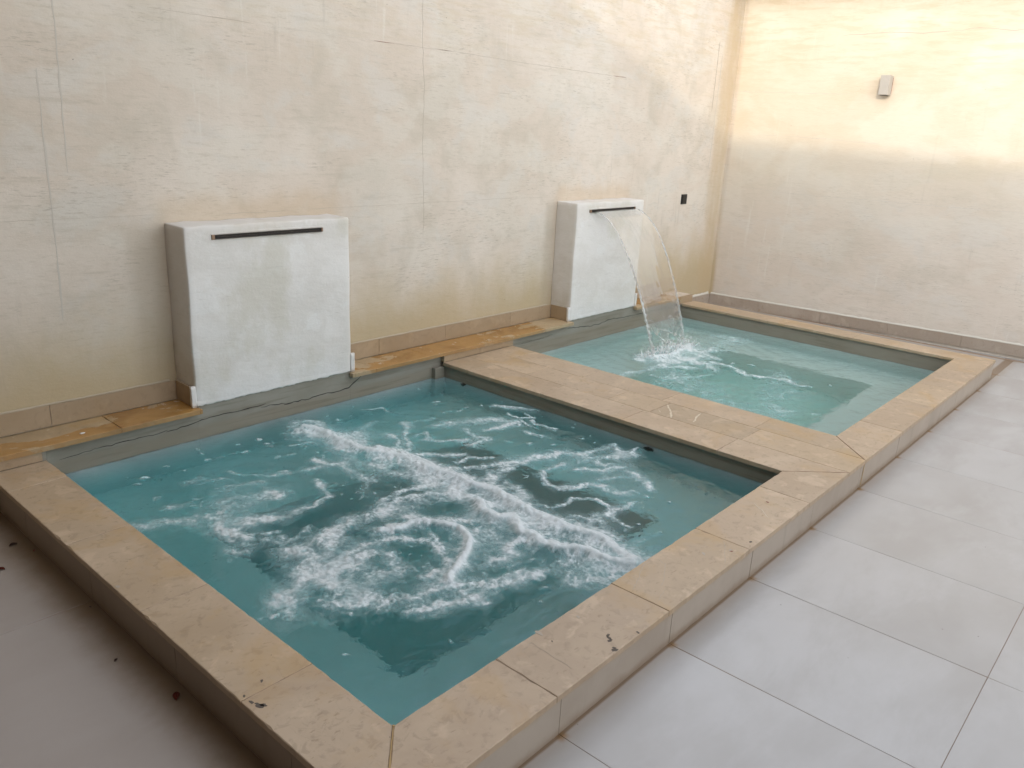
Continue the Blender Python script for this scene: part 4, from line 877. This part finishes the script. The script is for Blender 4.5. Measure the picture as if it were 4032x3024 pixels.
def pool_water(x0, x1, y0, y1, wz, strokes, mat, label, res, far):
    nx = int((x1-x0)/res)+1; ny = int((y1-y0)/res)+1
    X, Y = np.meshgrid(np.linspace(x0, x1, nx), np.linspace(y0, y1, ny), indexing='ij')
    # ragged, swirling outlines: warp the plane before measuring distance to the foam strands
    wx = X+.080*fbm(X, Y, 5, 4, 1)+.030*fbm(X, Y, 19, 4, 2)+.010*fbm(X, Y, 70, 2, 3)
    wy = Y+.080*fbm(X, Y, 5, 4, 4)+.030*fbm(X, Y, 19, 4, 5)+.010*fbm(X, Y, 70, 2, 6)
    F = stroke_field(wx, wy, strokes)
    thick = stroke_field(X+.015*fbm(X, Y, 9, 3, 2), Y+.015*fbm(X, Y, 9, 3, 3), [s for s in strokes if s[2] >= .9 and s[1] >= .045])
    thin = stroke_field(X+.020*fbm(X, Y, 8, 4, 2), Y+.020*fbm(X, Y, 8, 4, 3), [(p, w*.55, i) for p, w, i in strokes if i >= .9 and w >= .04])
    B = stroke_field(X, Y, [(p, w, i*.5) for p, w, i in strokes if w >= .02], 2.6)     # neighbourhood of foam
    B = np.clip(B, 0, 1)
    # lace of thin strands between the main bands
    qx = X+.10*fbm(X, Y, 3.1, 4, 2); qy = Y+.10*fbm(X, Y, 3.1, 4, 6)
    r1 = 1-np.abs(2*fbm(qx*1.0, qy*1.7, 6.5, 4, 1))*2.6; r2 = 1-np.abs(2*fbm(qx, qy, 15, 4, 4))*2.6
    lace = np.clip(r1, 0, 1)**7*.9+np.clip(r2, 0, 1)**6*.5
    patch = sstep(fbm(X, Y, 2.6, 3, 5), -.06, .12)
    lace = lace*sstep(B, .25, .8)*patch
    n1 = fbm(X*1.1, Y, 22, 5, 3, .62)*2; n2 = fbm(X, Y, 90, 3, 1, .6)*2; n3 = fbm(qx, qy, 8, 5, 6, .6)*2
    # curdled look: thin veils in the hollows, dense froth along the strand cores
    soft = F*(1+.8*n3)+.36*sstep(F, .03, .3)*(n1+.55*n2)
    ax_ = X+.17*fbm(X, Y, 3.4, 3, 5)+.05*fbm(X, Y, 11, 3, 2); ay_ = Y+.17*fbm(X, Y, 3.4, 3, 1)+.05*fbm(X, Y, 11, 3, 7)
    rf = np.clip(1-np.abs(fbm(ax_, ay_, 17, 4, 4, .6))*6.5, 0, 1); rf2 = np.clip(1-np.abs(fbm(ax_, ay_, 42, 3, 6, .6))*5.5, 0, 1)
    fil = .55*rf**1.5+.45*rf2
    core = stroke_field(wx, wy, strokes, .62)
    rid = 1-np.abs(fbm(wx, wy, 16, 4, 2, .6))*5.5
    web = np.clip(rid, 0, 1)**3*sstep(F, .08, .45)*.55
    Fm = np.clip(sstep(soft, .02, 1.35)*.95+core*.26*(1+.6*n1)+web*.35, 0, 1)
    if far: Fm = np.clip(Fm*1.1, 0, 1)
    Fm = Fm*(.30+.75*fil*(1+.4*n2))+.12*core
    crest = np.clip(thin*1.15, 0, 1)**1.4
    Fm = np.maximum(Fm, crest*(.93+.12*n1+.08*n2))
    dots = sstep(fbm(X, Y*1.3, 46, 2, 7), .26, .32)*sstep(fbm(X, Y, 3, 2, 4), -.02, .12)*.45*sstep(B+.25, .2, .5)
    if far:
        Bf = stroke_field(X, Y, [([[3.0, -1.9], [3.2, -1.2], [3.8, -.9], [4.6, -.9]], .30, .75), ([[3.1, -2.0], [3.9, -1.7]], .25, .6)], 1.0); B = np.maximum(B, Bf)
    cl = fbm(ax_, ay_, 6, 5, 3, .6)*2; cl2 = fbm(ax_, ay_*1.3, 21, 4, 1, .6)*2
    BB = sstep(B, .08, .95)
    veil = BB*((.14 if far else .10)+(.22 if far else .46)*sstep(cl, -.35, .55)+.22*sstep(cl2, -.05, .6))
    foam = np.clip(np.maximum.reduce([Fm, lace*.6*(1+.6*n2), dots, sstep(fil, .42, .88)*BB*sstep(cl, -.4, .5)*(.62 if not far else .45)*(1+.5*n2)])+veil*(1-Fm), 0, 1)
    # surface height: travelling ripples, churn near the foam, raised crest of the main band
    amp = .0016 if not far else .0022
    H = amp*1.6*(fbm(X, Y*1.4, 4.5, 3, 1)*2)+.0050*fbm(X*1.0, Y*1.6, 11, 3, 2)+.0012*fbm(X*1.2, Y*1.8, 38, 2, 5)
    H = H+B*(.010*fbm(X, Y, 9, 4, 3)+.004*fbm(X, Y, 30, 3, 5))
    H = H+thick*.006+thin*(.016+.013*fbm(X, Y, 12, 3, 6))+F*.004+(F > .1)*F*.008*fbm(X, Y, 40, 3, 2)
    if far:
        d = np.hypot(X-3.79, Y+.83)
        H = H+.0035*np.cos(d*52+2*fbm(X, Y, 4, 2, 1))*np.exp(-d*1.7)*sstep(d, .12, .3)
        H = H+.020*np.exp(-(d/.13)**2)*(.5+1.6*fbm(X, Y, 30, 3, 2))
    else:
        for cx_, cy_ in ((.16, -1.55), (1.25, -.75), (1.40, -1.55), (.15, -.95)):
            d = np.hypot(X-cx_, Y-cy_); H = H+.0025*np.cos(d*60+3*fbm(X, Y, 6, 2, 1))*np.exp(-d*3)
    edge = np.minimum.reduce([X-x0, x1-X, Y-y0, y1-Y]); H = H*sstep(edge, -.02, .06)
    Z = wz+H
    # closed water body
    N = nx*ny; idx = np.arange(N).reshape(nx, ny)
    V = np.stack([X.ravel(), Y.ravel(), Z.ravel()], 1)
    q = np.stack([idx[:-1, :-1], idx[1:, :-1], idx[1:, 1:], idx[:-1, 1:]], -1).reshape(-1, 4)
    ring = np.concatenate([idx[:, 0], idx[-1, 1:], idx[-2::-1, -1], idx[0, -2:0:-1]])
    low = V[ring].copy(); low[:, 2] = ZB-.03
    nb = len(ring); lid = np.arange(nb)+N
    V = np.concatenate([V, low]); rn = np.roll(ring, -1); ln = np.roll(lid, -1)
    side = np.stack([ring, lid, ln, rn], 1)
    verts = V.astype('f'); quads = np.concatenate([q, side])
    me = bpy.data.meshes.new('water')
    me.vertices.add(len(verts)); me.vertices.foreach_set('co', verts.ravel())
    nl = quads.size+nb
    me.loops.add(nl); me.loops.foreach_set('vertex_index', np.concatenate([quads.ravel(), lid[::-1]]).astype('i'))
    me.polygons.add(len(quads)+1)
    ls = np.concatenate([np.arange(len(quads))*4, [quads.size]]).astype('i'); me.polygons.foreach_set('loop_start', ls)
    smf = np.zeros(len(quads)+1, bool); smf[:len(q)] = True
    me.update(calc_edges=True); me.polygons.foreach_set('use_smooth', smf)
    me.update()
    w = link('water', me, mat); tag(w, kind='structure'); w['label'] = label
    # foam film riding a little above the surface
    keep = foam > .05
    fq = keep.ravel()[q].any(1); qq = q[fq]; used = np.unique(qq); mp = -np.ones(N, int); mp[used] = np.arange(len(used))
    fv = V[:N][used].copy(); fr = foam.ravel()[used]
    fv[:, 2] += .0012+fr*.0025*(1+3*fbm(fv[:, 0], fv[:, 1], 60, 2, 3))+thick.ravel()[used]*.003
    me = bpy.data.meshes.new('foam'); me.vertices.add(len(fv)); me.vertices.foreach_set('co', fv.astype('f').ravel())
    qq = mp[qq]; me.loops.add(qq.size); me.loops.foreach_set('vertex_index', qq.ravel().astype('i'))
    me.polygons.add(len(qq)); me.polygons.foreach_set('loop_start', (np.arange(len(qq))*4).astype('i')); me.update(calc_edges=True)
    me.polygons.foreach_set('use_smooth', np.ones(len(qq), bool))
    at = me.attributes.new('foam', 'FLOAT', 'POINT'); at.data.foreach_set('value', fr.astype('f'))
    f = link('foam', me, M['foam']); f['kind'] = 'stuff'; f['label'] = label.replace('water', 'foam'); me.update()
    return w, f
pool_water(A0-.03, A1+.03, YI-.03, -.17, WA, FOAM_NEAR, M['water1'], 'churning teal water of the near pool', .0042, False)
FOAM_FAR += [([[3.50, -.84], [3.70, -.90], [3.9, -.88], [4.06, -.84]], .055, .95), ([[3.45, -.78], [3.75, -.74], [4.1, -.76]], .05, .6), ([[3.55, -1.0], [3.85, -1.04], [4.2, -.98]], .045, .6), ([[3.35, -.95], [3.5, -1.1]], .04, .5)]
pool_water(B0-.03, B1+.03, YI-.03, -.17, WB, FOAM_FAR, M['water2'], 'paler turquoise water of the far pool', .0065, True)

# ------------------------------------------------------------------ sheet of falling water
wf = empty('waterfall', (3.77, -.205, .9), 'clear curved sheet of water falling from the far block spout', 'waterfall')
V0, TZ = 1.35, .9
def edge_x(s, z):
    k = (TZ-z); xL = 3.502+.055*min(1, k*1.0); xR = 4.055-.03*min(1, k*1.0)
    return xL+(xR-xL)*s
def yz(z): return -.204-V0*math.sqrt(max(0, TZ-z)/4.905)
bm = bmesh.new(); ns, nt = 44, 70
Fr = []; Bk = []
zc = lambda s: .02+.10*math.sin(s*9+.5)*math.sin(s*4)+.05*math.sin(s*23)
for i in range(ns+1):
    s = i/ns; a = []; b = []
    zend = max(-.06, zc(s) if .08 < s < .92 else -.12)
    for j in range(nt+1):
        z = TZ-(TZ-zend)*(j/nt)**1.35
        fall = TZ-z
        rip = .0007*math.sin(s*41+z*5)+.0030*fall**1.5*math.sin(s*27+z*23+2*math.sin(s*11))+.0022*fall**2*math.sin(z*47+s*19)
        x = edge_x(s, z)+.002*fall*math.sin(z*50+s*13); y = yz(z)+rip
        th = .0022+.0012*math.sin(s*47+z*23)**2
        a.append(bm.verts.new((x, y, z))); b.append(bm.verts.new((x, y+th, z+.0006)))
    Fr.append(a); Bk.append(b)
for i in range(ns):
    for j in range(nt):
        bm.faces.new((Fr[i][j], Fr[i+1][j], Fr[i+1][j+1], Fr[i][j+1])); bm.faces.new((Bk[i][j+1], Bk[i+1][j+1], Bk[i+1][j], Bk[i][j]))
for i in range(ns):
    bm.faces.new((Fr[i][nt], Fr[i+1][nt], Bk[i+1][nt], Bk[i][nt])); bm.faces.new((Fr[i+1][0], Fr[i][0], Bk[i][0], Bk[i+1][0]))
for j in range(nt):
    bm.faces.new((Fr[0][j], Fr[0][j+1], Bk[0][j+1], Bk[0][j])); bm.faces.new((Fr[ns][j+1], Fr[ns][j], Bk[ns][j], Bk[ns][j+1]))
from_bm('water_sheet', bm, M['sheet'], wf, True)
for s, sg, zlow in ((0, -1, -.13), (1, 1, -.135)):
    for rep in range(2):
        bm = bmesh.new(); P = []; Rr = []; n = 150
        for j in range(n+1):
            z = TZ-.004-(TZ-.004-zlow)*(j/n)**1.25; fall = TZ-z
            ph = z*(85 if rep == 0 else 61)+rep*2
            P.append((edge_x(s, z)+sg*.004*fall*math.sin(ph)+sg*.003*rep+random.uniform(-.0008, .0008), yz(z)+.004*fall*math.cos(ph), z))
            Rr.append((.0034+.0056*min(1, fall*1.6))*(1+.35*math.sin(ph*1.7)+random.uniform(-.22, .22))*(1 if rep == 0 else .6)*(1 if z > -.02 else .75))
        tube(bm, P, Rr, 8)
        from_bm('rim_strand', bm, M['rope'], wf, True)
def strand(ctrl, r, name='loose_strand'):
    C_ = [Vector(c) for c in ctrl]; P = []
    for i in range(len(C_)-1):
        p0, p1, p2, p3 = C_[max(i-1, 0)], C_[i], C_[i+1], C_[min(i+2, len(C_)-1)]
        for k in range(7):
            t = k/7; P.append(.5*((2*p1)+(-p0+p2)*t+(2*p0-5*p1+4*p2-p3)*t*t+(-p0+3*p1-3*p2+p3)*t**3))
    P.append(C_[-1]); bm = bmesh.new()
    tube(bm, P, [r*random.uniform(.6, 1.4) for _ in P], 6)
    return from_bm(name, bm, M['rope'], wf, True)
strand([(3.565, yz(.14), .14), (3.62, yz(.13), .135), (3.69, yz(.08), .07), (3.80, yz(.03), .035), (3.89, yz(.0), .0)], .0035)
strand([(3.66, yz(.09), .09), (3.68, yz(.03), .02), (3.74, yz(-.02), -.03)], .003)
strand([(3.88, yz(.09), .10), (3.86, yz(.13), .13), (3.90, yz(.13), .13), (3.91, yz(.06), .07), (3.90, yz(.02), .01), (3.95, yz(-.05), -.04), (4.03, yz(-.08), -.08)], .0035)
strand([(3.87, yz(.1), .10), (3.89, yz(.05), .05), (3.905, yz(.02), .02)], .003)
strand([(3.93, yz(.0), .03), (3.97, yz(-.04), -.02), (4.01, yz(-.08), -.07)], .0025)

# splash crown and droplets where the sheet lands
bm = bmesh.new()
def blob(c, r, st=1.0, lean=(0, 0)):
    m = bmesh.ops.create_icosphere(bm, subdivisions=1, radius=r)['verts']
    for v in m:
        k = v.co.z/r
        v.co = Vector((c[0]+v.co.x+lean[0]*k, c[1]+v.co.y+lean[1]*k, c[2]+v.co.z*st))
for k in range(330):
    u = random.random(); x = random.uniform(3.46, 4.14); y = -.80+random.gauss(0, .055)-.03
    h = WB+.012+abs(random.gauss(0, .045))*(1.2 if 3.5 < x < 4.1 else .6)
    blob((x, y, h), random.uniform(.0016, .0055)*(1 if random.random() < .8 else 1.6), random.uniform(.7, 1.8), (random.uniform(-.003, .003), random.uniform(-.003, .003)))
for k in range(110):
    x = random.uniform(3.4, 4.25); y = -.80+random.gauss(0, .13)
    blob((x, y, WB+.02+abs(random.gauss(0, .08))), random.uniform(.001, .0028))
for k in range(70):       # upright jagged tongues of the crown
    x = random.uniform(3.48, 4.10); y = -.80+random.choice((-1, 1))*random.uniform(.01, .07)-.01; h = random.uniform(.015, .075)*(1.2-abs(x-3.8))
    dx, dy = random.uniform(-.02, .02), (y+.80)*random.uniform(.1, .5)
    tube(bm, [(x, y, WB-.002), (x+dx*.3, y+dy*.3, WB+h*.5), (x+dx*.8, y+dy*.8, WB+h*.85), (x+dx, y+dy, WB+h)], [random.uniform(.005, .010), random.uniform(.003, .006), .0025, .0012], 6)
sp_ = from_bm('splash', bm, M['spray'], None, True); sp_['kind'] = 'stuff'; sp_['label'] = 'spray and droplets where the sheet hits the far pool'

# ------------------------------------------------------------------ fittings and litter
t = empty('wall_socket', (5.184, 0, .874), 'small black socket plate on the back wall right of the waterfall', 'socket')
box('face_plate', 5.137, 5.232, -.009, -.0006, .874, .963, M['black'], t, .002)
box('socket_cover', 5.150, 5.219, -.0125, -.0092, .884, .953, M['black'], t, .0015)
ys_ = -1.36
t = empty('wall_lamp', (xw(ys_), ys_, 1.9), 'small unlit greige up-and-down lamp box high on the side wall', 'wall lamp')
xo = xw(ys_)
def skew(o):
    for v in o.data.vertices:
        v.co.x += (v.co.y-ys_)*(-.2467/2.7688)
    return o
skew(box('housing', xo-.101, xo-.018, ys_-.039, ys_+.036, 1.892, 2.050, M['sconce'], t, .002))
skew(box('wall_plate', xo-.0175, xo-.0005, ys_-.036, ys_+.033, 1.905, 2.035, M['rubber'], t, .001))
skew(box('lens_frame', xo-.088, xo-.030, ys_-.030, ys_+.027, 1.8885, 1.8915, M['steel'], t))
def leaf(x, y, s, mat, rot, label, cat='leaf', z=HF+.0006, cup=.35, grp='scraps of dry leaf on the left deck'):
    bm = bmesh.new(); n = 7; rows = []
    for i in range(n):
        u = i/(n-1); w = s*.42*math.sin(math.pi*min(1, u*.95+.03))**.8; xx = (u-.5)*s*1.5
        rows.append([bm.verts.new((xx, w*k, cup*s*.5*abs(k)+.15*s*math.sin(u*3)+random.uniform(0, .03)*s)) for k in (-1, -.5, 0, .5, 1)])
    for a, b in zip(rows[:-1], rows[1:]):
        for i in range(4): bm.faces.new((a[i], a[i+1], b[i+1], b[i]))
    r = bmesh.ops.solidify(bm, geom=bm.faces[:], thickness=.0006)
    mn = min(v.co.z for v in bm.verts)
    ca, sa = math.cos(rot), math.sin(rot)
    for v in bm.verts: v.co = Vector((v.co.x*ca-v.co.y*sa, v.co.x*sa+v.co.y*ca, v.co.z-mn))
    o = from_bm('dry_leaf', bm, mat, None, True); o.location = (x, y, z); tag(o, label, cat, grp)
    return o
leaf(-.712, -1.868, .024, M['leafred'], 1.1, 'bright rust-red dry leaf on the deck against the left kerb')
leaf(-.735, -.620, .020, M['leafbrown'], 0.2, 'dark brown curled leaf scrap on the deck, topmost beside the left kerb')
leaf(-.826, -.780, .018, M['leafred'], 2.2, 'purplish leaf scrap on the deck at the left edge of the photo')
leaf(-.762, -1.582, .010, M['leafbrown'], 0.6, 'tiny blackish leaf crumb in the middle of the left deck')
leaf(-.700, -1.240, .008, M['leafbrown'], 1.6, 'tiny dark crumb at the joint end beside the left kerb')
leaf(-.695, -.72, .010, M['leafred'], .9, 'small reddish crumb tucked under the left kerb')
bm = bmesh.new(); bmesh.ops.create_icosphere(bm, subdivisions=2, radius=.008)
for v in bm.verts: v.co = Vector((v.co.x*1.5*random.uniform(.8, 1.2), v.co.y*random.uniform(.8, 1.2), v.co.z*.35))
o = from_bm('plaster_crumb', bm, M['white'], None, True); o.location = (-.285, -.188, ZL+.0028)
tag(o, 'white plaster crumb lying on the far left stained ledge', 'plaster crumb')

# ------------------------------------------------------------------ buildings around the yard (outside the frame)
lb = empty('veranda', (-3, -3, HF), 'roofed veranda wing on the left of the yard that shades the pools', 'building')
box('wall', -6.2, -2.75, -9.2, -.01, HF-.1, 3.47, M['shade'], lb)
box('roof', -6.3, -.6, -9.6, .5, 3.475, 3.65, M['outer'], lb)
fb = empty('garden_wall', (1, -9, HF), 'low rendered wall closing the yard opposite the pools', 'wall')
box('wall', -2.74, xw(-9.1)-.001, -9.4, -9.1, HF-.1, 1.1, M['outer'], fb)
